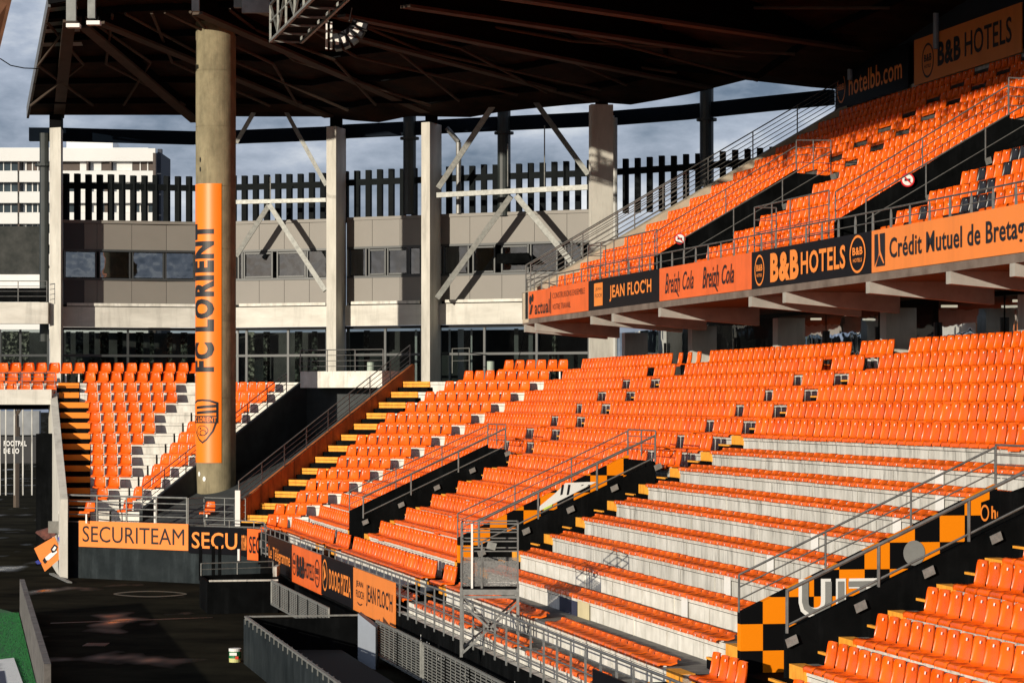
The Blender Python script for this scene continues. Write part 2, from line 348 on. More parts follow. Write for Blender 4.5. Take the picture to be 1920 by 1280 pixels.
for k in range(0, 16):
    p = pk(k); z = Nk(k)+.05; cr_ = crease(p)-.35; o = ORD[k+1]
    if k <= 7:
        e = cr_; secs = []
        for a in SW:
            secs.append((e, a+.75, 0)); secs.append((a, a-2.5, 1)); e = a-2.5-1.05
        secs.append((e, -20, 0))
        names = ['the corner crease', 'the far stairway aisle', 'the middle stairway aisle', 'the near stairway aisle']
        for i, (a, b, stub) in enumerate(secs):
            if k >= 6 and i >= 4: me, gp, kd = ME_LO, 'low backed orange bench seats', 'low_seat'
            else: me, gp, kd = ME_HI, UP, 'tall_seat'
            if stub: lab = f'orange seat, # in the short block above the {["far","middle","near"][i//2]} stairway, {o} row from top'
            else: lab = f'{"low " if me is ME_LO else ""}orange seat, # right of {names[i//2]}, {o} row from the top'
            if k == 0 and i == 1:
                for s in (a-.3, a-1.35, a-2.4): row(fS, nS, s+.25, s-.25, p, z, ME_HI, .5, 'single orange seat standing apart in the gap of the top row', UP, 'tall_seat', pole=1)
                continue
            row(fS, nS, a, b, p, z, me, .5, lab, gp, kd, pole=1 if k == 0 else 0)
    elif k <= 13:
        row(fS, nS, cr_, SW[0]+.2, p, z, ME_HI, .5, f'tall orange seat, # right of the corner crease, {o} row from the top', UP, 'tall_seat')
        row(fS, nS, SW[0]-3.55, SW[1]+.2, p, z, ME_HI, .5, f'tall orange seat, # right of the far stairway, {o} row from the top', UP, 'tall_seat')
        row(fS, nS, SW[1]-3.45, SW[2]+(.2 if k < 13 else 1.1), p, z, ME_LO, .5, f'low orange bench seat, # right of the middle stairway, {o} row from the top', 'low backed orange bench seats', 'low_seat')
        row(fS, nS, SW[2]-3.45, -20, p, z, ME_HI, .5, f'big orange seat, # right of the near checkered stairway, {o} row from the top', UP, 'tall_seat')
    elif k == 14:
        row(fS, nS, cr_, sx(fS, p, 606), p, z, ME_HI, .5, 'orange seat, # from the corner in the lowest tall backed row', UP, 'tall_seat')
        row(fS, nS, sx(fS, p, 610), sx(fS, p, 634), p, z, ME_HI, .5, 'orange seat, # in the little block below the far stairway', UP, 'tall_seat')
        row(fS, nS, sx(fS, p, 640), sx(fS, p, 792), p, z, ME_HI, .5, 'orange seat, # in the long curved row above the hotel and pizza banners', UP, 'tall_seat')
        row(fS, nS, sx(fS, p, 806), sx(fS, p, 828), p, z, ME_HI, .5, 'orange seat, # in the little block left of the caged platform', UP, 'tall_seat')
        row(fS, nS, sx(fS, p, 836), sx(fS, p, 1000), p, z, ME_LO, .5, 'low orange seat, # in the row behind the legs of the caged platform', 'low backed orange bench seats', 'low_seat')
        row(fS, nS, sx(fS, p, 1022), sx(fS, p, 1236), p, z, ME_LO, .5, 'low orange seat, # in the separate row just below the concrete gangway', 'low backed orange bench seats', 'low_seat')
        row(fS, nS, sx(fS, p, 1292), sx(fS, p, 1356), p, z, ME_HI, .5, 'big orange seat, # of those at the foot of the checkered wall', UP, 'tall_seat')
        row(fS, nS, sx(fS, p, 1440), -20, p, z, ME_HI, .5, 'orange seat, # right of the checkered wall in the bottom row', UP, 'tall_seat')
    else:
        for bn, (a, b) in enumerate(((500, 620), (640, 690), (700, 760), (778, 880), (900, 965), (985, 1110), (1150, 1290))):
            row(fS, nS, sx(fS, p, a), sx(fS, p, b), p, z, ME_LO, .5, f'low orange seat, # in the {ordw(bn+1)} run of the front row behind the grey railing', 'low backed orange bench seats', 'low_seat')
    # corner runs
    if k <= 14:
        nD_ = (6, 8, 8, 8, 8, 8, 7, 7, 6, 5, 5, 4, 3, 3, 2)[k]; c0 = cD(p)+.3 if k < 14 else .35
        row(fD, nD, c0, c0+.49*nD_, p, z, ME_WD, .49, f'glossy orange seat, # left of the corner crease, {o} row from the top', 'orange corner seats right of the stairs', 'corner_seat', pole=k < 1)
    if k <= 13:
        cl = creaseL(p)
        if k >= 2: row(fD, nD, cl-.35, 8.3, p, z, ME_WD, .47, f'glossy orange seat, # right of the left crease beside the round column, {o} row', 'orange corner seats beside the round column', 'corner_seat')
        nL_ = max(1, {0: 15, 1: 8, 2: 7, 3: 7, 4: 6, 5: 5, 6: 5, 7: 4, 8: 3, 9: 3, 10: 3, 11: 2, 12: 1, 13: 0}[k])
        xe = fL(0, p); s_r = XL0-WX(394-26*.5 if k == 0 else (352-26*.5 if k == 1 else 335), YL+p).x
        if k < 13:
            sR = XL0-WX({0: 378, 1: 350, 2: 330, 3: 332, 4: 311, 5: 289, 6: 291, 7: 269, 8: 246, 9: 246, 10: 247, 11: 224, 12: 202}[k], YL+p).x
            row(fL, nL, sR, sR+.53*nL_, p, z, ME_WD, .53, f'orange seat, # from the right end of the straight corner block, {o} row', 'orange seats of the straight corner block', 'corner_seat', pole=k < 1)
for X, Y in ((158, 98.6), (384, 98.2)):
    q = WX(X, Y); SEATS.append((ME_WD, Vector((q.x, q.y, 2.45)), -.45, 'lone orange seat on a leg behind the corner railing, '+('beside the striped stairs' if X < 200 else 'at the foot of the column'), 'single seats on the corner platform', 'corner_seat', 1))
for k in (0, 1, 2):
    n = 4
    s_ = XL0-WX(112+(0, -6, -7)[k], YL+pk(k)).x
    row(fL, nL, s_, s_+.53*5, pk(k), Nk(k)+.05-(0, .0, .03)[k], ME_WD, .53, f'orange seat, # left of the striped stairs, {ORD[k+1]} row over the entrance beam', 'orange seats over the entrance', 'corner_seat', pole=k < 1)
# upper tier
PF = 7.8
def pu(j): return 8.35+.8*j
def Nu(j): return CZ+3.95+.468*j
VU = (4.1, 3.1)
SV = [sx(fS, 8.4, 1232), sx(fS, 8.4, 1572)]; SV.append(SV[1]-17)
UEND = sx(fS, PF, 985)
UG = 'orange seats of the upper tier'
for j in range(0, 14):
    p = pu(j); z = Nu(j)+.05; o = ORD[j+1]
    nm = ['right of the far end rail', 'right of the first upper stairway', 'right of the second upper stairway']
    if j <= 5:
        ss = [(UEND-1.3, SV[0]+.2, 0, 0), (SV[0]-VU[0], SV[1]+.2, 1, 0), (SV[1]-VU[1], SV[2]+.2, 2, 0)]
    else:
        ss = [(UEND-1.3, SV[0]+.9, 0, 0), (SV[0]+.1, SV[0]-2.4, 0, 1), (SV[0]-3.5, SV[1]+.9, 1, 0), (SV[1]+.1, SV[1]-2.4, 1, 1), (SV[1]-3.5, SV[2]+.2, 2, 0)]
    for a, b, i, stub in ss:
        lab = f'upper tier seat, # in the block above the {["first","second"][i]} upper stairway, {o} row' if stub else f'upper tier seat, # {nm[i]}, {o} row above the banners'
        if i == 2 and j <= 6:
            n = int(abs(b-a)/.5)
            for q in range(n):
                s = a-(q+.5)*.5; P_ = fS(s, p); nn = nS(s)
                blk = (random.random() < (.45 if j < 2 else .3)) and q > 0
                SEATS.append((ME_BK if blk else ME_HI, Vector((P_.x, P_.y, z)), math.atan2(-nn.x, nn.y), ('black upper tier seat, '+ordw(q+1)+' right of the second stairway, '+o+' row') if blk else lab.replace('#', ordw(q+1)), 'black seats of the upper tier' if blk else UG, 'black_seat' if blk else 'upper_seat', 0))
            continue
        row(fS, nS, a, b, p, z, ME_HI, .5, lab, UG, 'upper_seat')
def inview(v):
    x = 960+F*v.x/v.y; y = HZ-F*(v.z-CZ)/v.y; return v.y > 5 and -20 < x < 1935 and -20 < y < 1295
def nearview(v):
    x = 960+F*v.x/v.y; y = HZ-F*(v.z-CZ)/v.y; return v.y > 30 and -200 < x < 2400 and -60 < y < 1450
SEATS = [s for s in SEATS if nearview(s[1])]
NAME = {'tall_seat': 'tall_backed_chair', 'low_seat': 'low_backed_chair', 'corner_seat': 'corner_chair', 'upper_seat': 'upper_tier_chair', 'black_seat': 'black_chair'}
LIM = {'tall_seat': 290, 'low_seat': 290, 'corner_seat': 290, 'upper_seat': 290, 'black_seat': 290}
by = {}
for s in SEATS: by.setdefault(s[5], []).append(s)
for kd, lst in by.items():
    lst.sort(key=lambda s: (not inview(s[1]), s[1].y)); lim = min(LIM[kd], sum(inview(s[1]) for s in lst))
    for (me, v, a, lab, gp, _, pole) in lst[:lim]:
        o = bpy.data.objects.new(NAME[kd], me); C.objects.link(o); o.location = v; o.rotation_euler = (0, 0, a)
        o['label'] = lab[:1]+lab[1:]; o['category'] = 'seat'; o['group'] = gp
        if v.y < 70 or pole:
            c = bpy.data.objects.new('seat_bracket', ME_PO if pole else ME_BR); C.objects.link(c); c.parent = o
    rest = lst[lim:]
    if rest:
        v = []; f = []; mi = []; cache = {}
        for (me, pos, a, *_r) in rest:
            if me.name not in cache: cache[me.name] = ([tuple(q.co) for q in me.vertices], [tuple(q.vertices) for q in me.polygons], [q.material_index for q in me.polygons])
            vs, fs, ms = cache[me.name]; n = len(v); ca, sa = math.cos(a), math.sin(a)
            v += [(x*ca-y*sa+pos.x, x*sa+y*ca+pos.y, z+pos.z) for x, y, z in vs]; f += [tuple(i+n for i in q) for q in fs]; mi += ms
        me = bpy.data.meshes.new('seat_mass'); me.from_pydata(v, [], f); me.materials.append(rest[0][0].materials[0]); me.materials.append(GLINT_BOLT)
        me.polygons.foreach_set('material_index', mi); me.polygons.foreach_set('use_smooth', [True]*len(f))
        o = bpy.data.objects.new({'tall_seat': 'far_tall_seats', 'low_seat': 'far_low_seats', 'corner_seat': 'far_corner_seats', 'upper_seat': 'far_upper_seats', 'black_seat': 'far_black_seats'}[kd], me); C.objects.link(o)
        o['kind'] = 'stuff'; o['label'] = 'mass of orange plastic seats further along the curved rows'; o['category'] = 'seats'
print('seats', {k: len(v) for k, v in by.items()})
#@@PART2
# ---------------------------------------------------------------- lettering
def text_bm(s, W_, H_, off=.0, shear=0., space=1.0, align='CENTER'):
    cu = bpy.data.curves.new('t', 'FONT'); cu.body = s; cu.size = 1; cu.offset = off; cu.shear = shear; cu.space_character = space+off*3.2; cu.align_x = align; cu.resolution_u = 3
    o = bpy.data.objects.new('t', cu); C.objects.link(o)
    me = bpy.data.meshes.new_from_object(o.evaluated_get(bpy.context.evaluated_depsgraph_get()))
    bpy.data.objects.remove(o); vs = [v.co.copy() for v in me.vertices]; fs = [tuple(p.vertices) for p in me.polygons]; bpy.data.meshes.remove(me)
    x0 = min(v.x for v in vs); x1 = max(v.x for v in vs); y0 = min(v.y for v in vs); y1 = max(v.y for v in vs)
    return [((v.x-x0)/(x1-x0)*W_, (v.y-y0)/(y1-y0)*H_) for v in vs], fs
def put(name, vf, mp, m, parent, **k):      # vf = 2-d verts and faces, mp maps (u,v) to a point
    me = bpy.data.meshes.new(name); me.from_pydata([tuple(mp(u, v)) for u, v in vf[0]], [], vf[1]); me.materials.append(m)
    o = bpy.data.objects.new(name, me); C.objects.link(o); o.parent = parent
    if parent: o.matrix_parent_inverse = parent.matrix_basis.inverted()
    for a, b in k.items(): o[a] = b
    return o
def ringf(cx, cy, rx, ry, t=None, n=28):
    if t is None: return [(cx+rx*math.cos(2*math.pi*i/n), cy+ry*math.sin(2*math.pi*i/n)) for i in range(n)], [tuple(range(n))]
    v = [];
    for i in range(n):
        c, s_ = math.cos(2*math.pi*i/n), math.sin(2*math.pi*i/n); v += [(cx+rx*c, cy+ry*s_), (cx+(rx-t)*c, cy+(ry-t*ry/rx)*s_)]
    return v, [(2*i, 2*((i+1) % n), 2*((i+1) % n)+1, 2*i+1) for i in range(n)]
def shift(vf, dx, dy): return [(u+dx, v+dy) for u, v in vf[0]], vf[1]
def poly(*p): return list(p), [tuple(range(len(p)))]
def banner(A, B, z0, z1, m, label, items, cat='banner', thick=.04, group=None, nrm=None, bulge=0.):
    """flat board between plan points A (left as read) and B; items = list of (kind, material, args) in metres from lower left"""
    A = Vector(A); B = Vector(B); d = (B-A); Lh = d.length; d /= Lh
    n = Vector((d.y, -d.x))                                       # faces the viewer
    r = root('banner', V2(A, z0), label, cat, group)
    c = (A+B)/2-n*thick/2; b = box(V2(c, (z0+z1)/2), V2(d*Lh/2, 0), V2(n*thick/2, 0), (0, 0, (z1-z0)/2)); b.build('board', m, r)
    H = z1-z0; mpf = lambda e: (lambda u, v: V2(A+d*u+n*e, z0+v))
    for i, (nm, im, vf) in enumerate(items(Lh, H)): put(nm, vf, mpf(.006+.002*i), im, r)
    return r
def bb_logo(cx, cy, rx, ry, col, dark):
    return [('logo_ring', col, ringf(cx, cy, rx, ry, rx*.13)), ('logo_letters', col, shift(text_bm('B&B', rx*1.25, ry*.42, .03), cx-rx*.62, cy-ry*.05)), ('logo_letters', col, shift(text_bm('HOTELS', rx*1.1, ry*.2, .02), cx-rx*.55, cy-ry*.42))]
# ---------------------------------------------------------------- railings
def railing(pts, h, label, nr=3, post=1.5, cat='railing', group=None, blade=False, m=None, r=.0165, hr=None, top=1.0, ends=True, drop=0.):
    """pts: list of 3-d base points; rails follow them"""
    m = m or GALVD; ro = root('railing', pts[0], label, cat, group)
    for i in range(nr):
        b = MB(); hh = h*top*(1-i/(nr+.0)) if hr is None else hr[i]
        for a, c in zip(pts, pts[1:]): b.tube(a+Vector((0, 0, hh)), c+Vector((0, 0, hh)), r*(1.25 if i == 0 else .8))
        b.build('rail', m, ro)
    for a, c in zip(pts, pts[1:]):
        d = c-a; hl = Vector((d.x, d.y)).length; n = max(1, round(hl/post)); u = Vector((d.x, d.y, 0)).normalized()
        for j in range(n+(1 if c is pts[-1] else 0)):
            q = a+d*j/n; b = MB()
            if blade:
                w_ = .05; x = u*w_; y = Vector((-u.y, u.x, 0))*.012; z0 = Vector((0, 0, -drop)); z1 = Vector((0, 0, h*.78)); zt = Vector((0, 0, h*.98))
                b.hexa([q+z0-x-y, q+z0+x-y, q+z0+x+y, q+z0-x+y], [q+z1-x-y, q+z1+x-y, q+z1+x+y, q+z1-x+y])
                b.hexa([q+z1-x-y, q+z1+x-y, q+z1+x+y, q+z1-x+y], [q+zt-x*.1-y, q+zt+x*.1-y, q+zt+x*.1+y, q+zt-x*.1+y])
                b.build('post', BLADE, ro)
            else:
                b.tube(q-Vector((0, 0, drop)), q+Vector((0, 0, h)), r*1.15); b.build('post', m, ro)
    return ro
# ---------------------------------------------------------------- stairways through the lower tier
def checker():
    m = bpy.data.materials.new('orange_black_checker'); m.use_nodes = True; t = m.node_tree; b = t.nodes['Principled BSDF']; b.inputs['Roughness'].default_value = .7; b.inputs['IOR'].default_value = 1.12
    uv = N(t, 'ShaderNodeTexCoord'); c = N(t, 'ShaderNodeTexChecker'); c.inputs['Scale'].default_value = 1/.44
    c.inputs['Color1'].default_value = (.85, .23, .004, 1); c.inputs['Color2'].default_value = (.004, .004, .0045, 1)
    mp = N(t, 'ShaderNodeMapping'); mp.inputs['Location'].default_value = (.06, .001, .19)
    t.links.new(uv.outputs['Object'], mp.inputs[0]); t.links.new(mp.outputs[0], c.inputs['Vector']); t.links.new(c.outputs['Color'], b.inputs['Base Color']); return m
CHK = checker()
def side_wall(ro, f, nf, s, pl, zl, ph, zh, zb, m, th=.18, facecap=None, name='side_wall'):
    """wall across the rows at s, from offset pl (top zl) to ph (top zh); thickness grows towards larger s. Local axes: x along the wall"""
    a = f(s, pl); c = f(s, ph); n = nf(s); t = Vector((-n.y, n.x)); t = t*th
    b = MB()
    dp = ph-pl
    for (za, zc, z0) in ((zl, zh, zb),):
        v = [(0, 0, z0-zl), (dp, 0, z0-zl), (dp, 0, zc-zl), (0, 0, za-zl)]
        w2 = [(x, th, z) for x, y, z in v]
        b.v = v+w2; b.f = [(0, 1, 2, 3), (7, 6, 5, 4), (0, 4, 5, 1), (1, 5, 6, 2), (2, 6, 7, 3), (3, 7, 4, 0)]; b.mi = [0]*6
    o = b.build(name, m); o.parent = ro; o.matrix_parent_inverse = ro.matrix_basis.inverted()
    d = (c-a); o.location = V2(a, zl); o.rotation_euler = (0, 0, math.atan2(d.y, d.x)); return o
def wall_frame(s, p0):      # maps (u along the wall outwards, z) onto the face turned to the camera
    a = fS(s, p0); n = nS(s); t = Vector((n.y, -n.x))
    return lambda u, v: V2(a+n*u+t*.012, v)
def vomit(i, s, k_hi, chk, nm):
    ro = root('stairway_walls', V2(fS(s-1.3, 0), Nk(14)), nm, 'stairway')
    p0 = .02; ph = pk(k_hi); zl = Nk(13)+.60; zh = Nk(k_hi)+.44; zb = Nk(14)
    side_wall(ro, fS, nS, s-.02, p0, zl, ph, zh, zb, CHK if chk else BLACK, .2)
    side_wall(ro, fS, nS, s-VW, p0, zl-.08, ph, zh-.14, zb, BLACK, .2)
    # back wall over the tunnel mouth and dark floor
    b = MB(); q = [fS(s, ph), fS(s-VW, ph)]; n = nS(s)*.12
    b.quad(V2(q[0], zb), V2(q[1], zb), V2(q[1], zh-.1), V2(q[0], zh-.1)); b.build('rear_wall', BLACK, ro)
    b = MB(); b.quad(V2(fS(s, p0), zb+.01), V2(fS(s-VW, p0), zb+.01), V2(q[1], zb+.01), V2(q[0], zb+.01)); b.build('landing', BLACK, ro)
    z3 = lambda p, ds, e=0: V2(fS(s-ds, p), zl+(zh-zl)*(p-p0)/(ph-p0)+e)
    railing([z3(p0, -.08), z3(ph, -.08)], .62, f'thin grey handrail on the left wall of the {nm.split(",")[0]}', nr=3, post=1.7)
    rr = railing([z3(p0, VW-.02, -.12), z3(ph, VW-.02, -.12)], .68, f'thin grey handrail with square foot plates on the {nm.split(",")[0]}', nr=2, post=1.6, hr=[.66, .12], r=.025)
    for j in range(5):
        b = MB(); q = z3(p0+(ph-p0)*j/4+.05, VW+.06, -.26); b.box(q, V2(nS(s)*.09, .04), (0, .02, 0), (-.02, 0, .065)); b.build('foot_plate', GALV, rr)
    railing([z3(ph, -.05), z3(ph, VW)], .66, f'short grey rail across the head of the {nm.split(",")[0]}', nr=4, post=1.3)
    return ro
vomit(0, SW[0], 7.4, False, 'far black stairway, sunk between seat rows below the corner block')
v2_ = vomit(1, SW[1], 7.4, True, 'middle black stairway, orange checkered inner wall behind the caged platform')
v3_ = vomit(2, SW[2], 7.4, True, 'near black stairway, checkered orange wall with painted grey letters')
# painted things on the near and middle walls
def onwall(s, px0, pz): return
wf = wall_frame(SW[2]-.02, 0)
def atpx(s, x): # offset p on wall line s seen at image column x
    lo, hi = -2, 9
    for _ in range(40):
        m = (lo+hi)/2; q = fS(s, m)
        if 960+F*q.x/q.y < x: lo = m
        else: hi = m
    return m
def zpx(s, p, y): q = fS(s, p); return CZ+(HZ-y)*q.y/F
def gtext(s, ro, txt, x0, x1, y0, y1, m, off=0.02, e=0., name='wall_lettering'):
    a, b_ = atpx(s, x0), atpx(s, x1); za, zb_ = zpx(s, a, y1), zpx(s, a, y0); f_ = wall_frame(s, 0)
    vf = text_bm(txt, b_-a, zb_-za, off); n = nS(s); t = Vector((n.y, -n.x))
    put(name, shift(vf, a, za), lambda u, v: f_(u, v)+V2(t*e, 0), m, ro)
gtext(SW[2]-.02, v3_, 'UIT', 1497, 1650, 1085, 1158, WHITE, .06)
gtext(SW[2]-.02, v3_, 'UIT', 1503, 1644, 1090, 1152, GREYP, .02, .006)
a = atpx(SW[2], 1700); put('grey_painted_disc', ringf(a+.12, zpx(SW[2], a, 1036), .19, .21), wf, GREYP, v3_)
a = atpx(SW[2], 1838)
put('black_sign_panel', poly((a, Nk(14)), (a+1.7, Nk(14)), (a+1.7, Nk(7)+.55), (a, Nk(8.3)+.5)), wf, BLACK, v3_)
gtext(SW[2]-.02, v3_, 'hotelbb', 1858, 1925, 948, 972, INKO, .03, .006)
put('logo_ring', ringf(atpx(SW[2], 1845), zpx(SW[2], a, 961), .075, .14, .02), lambda u, v: wf(u, v)+Vector((0, -.008, 0)), INKO, v3_)
wf2 = wall_frame(SW[1]-.02, 0); s = SW[1]-.02
def P2(x, y): p = atpx(s, x); return (p, zpx(s, p, y))
put('white_painted_patch', poly(P2(1010, 958), P2(1045, 940), P2(1118, 903), P2(1100, 903), P2(1060, 905), P2(1040, 925), P2(1012, 948)), wf2, WHITE, v2_)
put('yellow_painted_patch', poly(P2(1018, 953), P2(1036, 944), P2(1034, 949), P2(1020, 956)), lambda u, v: wf2(u, v)+Vector((0, -.01, 0)), mat('lime_paint', (.55, .7, .12), .7), v2_)
for x in (1050, 1062, 1088, 1100): put('black_paint_stroke', poly(P2(x, 928 if x < 1080 else 911), P2(x+4, 926 if x < 1080 else 909), P2(x+7, 908), P2(x+3, 908)), lambda u, v: wf2(u, v)+Vector((0, -.014, 0)), INKB, v2_)
def noentry(pt, r, label):
    ro = root('no_entry_sign', pt, label, 'sign'); f_ = lambda e: (lambda u, v: Vector(pt)+Vector((u, -e, v)))
    put('red_rim', ringf(0, 0, r, r), f_(0), mat('sign_red', (.6, .01, .015), .4), ro); put('white_disc', ringf(0, 0, r*.78, r*.78), f_(.004), WHITE, ro)
    put('red_bar', poly((-r*.6, r*.45), (-r*.45, r*.6), (r*.6, -r*.45), (r*.45, -r*.6)), f_(.008), MAT['sign_red'], ro); put('black_symbol', poly((-r*.45, -.03), (r*.4, -.03), (r*.4, .03), (-r*.45, .03)), f_(.006), INKB, ro)
noentry(V2(fS(SW[0]-.03, 4.05), zpx(SW[0], 4.05, 893))+Vector((0, -.03, 0)), .15, 'round red and white no entry sign on the far lower stairway wall')
# ---------------------------------------------------------------- striped aisle steps
def steps(f, nf, s0, s1, ks, label, wide=.36):
    ro = root('aisle_steps', V2(f((s0+s1)/2, 0), Nk(14)), label, 'stairs')
    for k in ks:
        p = pk(k)+.07; z = Nk(k); zb = Nk(k+1); n = nf(s0)
        b = MB(); b.hexa([V2(f(s0, p-.03), z-.22), V2(f(s1, p-.03), z-.22), V2(f(s1, p+.22), z-.22), V2(f(s0, p+.22), z-.22)], [V2(f(s0, p-.03), z+.012), V2(f(s1, p-.03), z+.012), V2(f(s1, p+.22), z+.012), V2(f(s0, p+.22), z+.012)])
        o = b.build('yellow_step', YEL, ro)
        zz = zb+.19
        b = MB(); b.hexa([V2(f(s0, p-wide), zb), V2(f(s1, p-wide), zb), V2(f(s1, p-.032), zb), V2(f(s0, p-.032), zb)], [V2(f(s0, p-wide), zz), V2(f(s1, p-wide), zz), V2(f(s1, p-.032), zz), V2(f(s0, p-.032), zz)])
        o2_ = b.build('black_step', BLACK, ro)
        b = MB(); b.hexa([V2(f(s0, p-wide-.01), zz-.03), V2(f(s1, p-wide-.01), zz-.03), V2(f(s1, p-wide+.05), zz-.03), V2(f(s0, p-wide+.05), zz-.03)], [V2(f(s0, p-wide-.01), zz+.008), V2(f(s1, p-wide-.01), zz+.008), V2(f(s1, p-wide+.05), zz+.008), V2(f(s0, p-wide+.05), zz+.008)])
        b.build('nosing', YEL, o2_)
for i, a in enumerate(SW):
    nm = ['far', 'middle', 'near'][i]
    steps(fS, nS, a-VW-.02, a-VW-.8, range(7, 15), f'yellow edged aisle steps right of the {nm} black stairway')
    steps(fS, nS, a-VW, a-VW-.9, range(1, 7), f'yellow edged aisle steps climbing above the {nm} stairway')
    b = MB(); 
steps(fS, nS, SW[1]+.6, SW[1]+.05, (12, 13, 14), 'yellow steps at the foot of the middle checkered wall')
steps(fS, nS, SW[2]+.95, SW[2]+.02, (13, 14), 'big yellow steps at the foot of the near checkered wall')
steps(fS, nS, SW[0]+.6, SW[0]+.05, (13, 14), 'yellow steps at the foot of the far black wall')
steps(fD, nD, 1.62, 2.74, (13,), 'lowest yellow step of the corner stairs')
ro = root('corner_stairs', V2(fD(2.2, 0), Nk(13)), 'broad yellow and black striped stairs right of the corner ramp', 'stairs')
for k in range(1, 14):
    p = pk(k)+.07; z = Nk(k); zb = Nk(k+1); s0, s1 = 1.5, 2.76; o = .12
    for (za, zc, pp, m, nm, sa, sb) in ((z-.20, z+.012, -.04, YEL, 'yellow_step', s0, s1), (zb, zb+.19, -.34, BLACK, 'black_step', s0-.1, s1+.04)):
        b = MB(); b.hexa([V2(fD(sa, p+pp), za), V2(fD(sb, p+pp), za), V2(fD(sb, p+.02), za), V2(fD(sa, p+.02), za)], [V2(fD(sa, p+pp), zc), V2(fD(sb, p+pp), zc), V2(fD(sb, p+.02), zc), V2(fD(sa, p+.02), zc)])
        b.build(nm, m, ro)
    b = MB(); b.hexa([V2(fD(s0, p-.05), z-.10), V2(fD(s1, p-.05), z-.10), V2(fD(s1, p-.041), z-.10), V2(fD(s0, p-.041), z-.10)], [V2(fD(s0, p-.05), z-.085), V2(fD(s1, p-.05), z-.085), V2(fD(s1, p-.041), z-.085), V2(fD(s0, p-.041), z-.085)]); b.build('joint_line', BLACK, ro)
ro = root('striped_stairs', V2(fL(4, 0), Nk(13)), 'orange and black stairs in shade at the far left of the corner block', 'stairs')
for k in range(1, 14):
    p = pk(k)+.07; z = Nk(k); zb = Nk(k+1); Y = YL+p; s0 = XL0-WX(174, Y).x+(.55 if k < 3 else .1)-.0; s1 = XL0-WX(108+k*1.3, Y).x
    for (za, zc, pp, m, nm) in ((z-.22, z+.012, -.04, YELD, 'orange_step'), (zb, zb+.19, -.34, BLACK, 'black_step')):
        b = MB(); b.hexa([V2(fL(s0, p+pp), za), V2(fL(s1, p+pp), za), V2(fL(s1, p+.02), za), V2(fL(s0, p+.02), za)], [V2(fL(s0, p+pp), zc), V2(fL(s1, p+pp), zc), V2(fL(s1, p+.02), zc), V2(fL(s0, p+.02), zc)])
        b.build(nm, m, ro)
# side wall left of those stairs
b = MB(); pa, pb_ = -1.2, 10.4
def LW(p, z, dx=0): Y = YL+p; x = 127-(127-104)*(p+1.2)/11.6; q = WX(x, Y); return Vector((q.x+dx, q.y, z))
zt = lambda p: Nk(13-p/.804)+.55 if p > 0 else Nk(13)+.5
b.hexa([LW(pa, 0, -.28), LW(pa, 0), LW(pb_, 0), LW(pb_, 0, -.28)], [LW(pa, 2.9, -.28), LW(pa, 2.9), LW(pb_, 7.4, -.28+.28), LW(pb_, 7.4, -.28)])
o = b.build('stair_side_wall', PILC); o['label'] = 'tall sloping concrete wall edging the far left stairs'; o['category'] = 'wall'
# ---------------------------------------------------------------- corner ramp between the two blocks
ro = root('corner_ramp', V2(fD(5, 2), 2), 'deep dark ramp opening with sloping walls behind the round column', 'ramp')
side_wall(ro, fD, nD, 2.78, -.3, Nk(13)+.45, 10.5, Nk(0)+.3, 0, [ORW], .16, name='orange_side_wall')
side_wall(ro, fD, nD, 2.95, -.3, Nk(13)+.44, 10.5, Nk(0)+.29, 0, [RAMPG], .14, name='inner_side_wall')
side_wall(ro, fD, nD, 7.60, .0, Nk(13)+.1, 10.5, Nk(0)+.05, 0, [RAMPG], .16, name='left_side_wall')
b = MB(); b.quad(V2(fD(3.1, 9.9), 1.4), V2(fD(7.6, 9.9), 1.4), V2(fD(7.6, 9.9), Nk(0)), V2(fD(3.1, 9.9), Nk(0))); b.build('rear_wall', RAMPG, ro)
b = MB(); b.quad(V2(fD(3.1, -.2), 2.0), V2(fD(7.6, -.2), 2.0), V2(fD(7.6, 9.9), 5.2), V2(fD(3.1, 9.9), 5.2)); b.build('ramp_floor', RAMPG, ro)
# white landing box at the head of the ramp
b = MB(); q = [fD(3.05, 8.7), fD(7.0, 8.7), fD(7.0, 10.2), fD(3.05, 10.2)]; b.hexa([V2(p, Nk(0)-.62) for p in q], [V2(p, Nk(0)+.02) for p in q])
o = b.build('landing', CONCW, ro)
zt = lambda p: Nk(13)+.45+(Nk(0)+.3-Nk(13)-.45)*(p+.3)/10.8
railing([V2(fD(2.86, -.3), zt(-.3)), V2(fD(2.86, 10.3), zt(10.3)+.05)], .78, 'long sloping grey railing on the orange wall beside the striped corner stairs', nr=4, post=1.25)
zl_ = lambda p: Nk(13)+.1+(Nk(0)-.05-Nk(13))*(p)/10.5
railing([V2(fD(7.68, .1), zl_(.1)), V2(fD(7.68, 8.7), zl_(8.7))], .8, 'sloping grey railing along the left edge of the corner ramp', nr=4, post=1.25)
railing([V2(fD(7.0, 8.7), Nk(0)), V2(fD(3.0, 8.7), Nk(0))], .85, 'level grey railing on the white landing above the ramp', nr=4, post=1.3)
q = fD(2.86, -.35); o = box(V2(q, Nk(13)+.05), (.09, 0, 0), (0, .09, 0), (0, 0, .85)).build('gate_post', WHITE); o['label'] = 'square white post at the foot of the orange stair wall'; o['category'] = 'post'
# corner platform floor
b = MB(); b.hexa([V2(p, 1.6) for p in (Vector((-16.3, 99.75)), Vector((-11.2, 96.55)), Vector((-8.9, 95.0)), fD(0, 0), fD(9.2, 0), Vector((-17.2, 100.2)))], [V2(p, 2.04) for p in (Vector((-16.3, 99.75)), Vector((-11.2, 96.55)), Vector((-8.9, 95.0)), fD(0, 0), fD(9.2, 0), Vector((-17.2, 100.2)))])
b.build('platform_floor', TREAD, kind='structure')
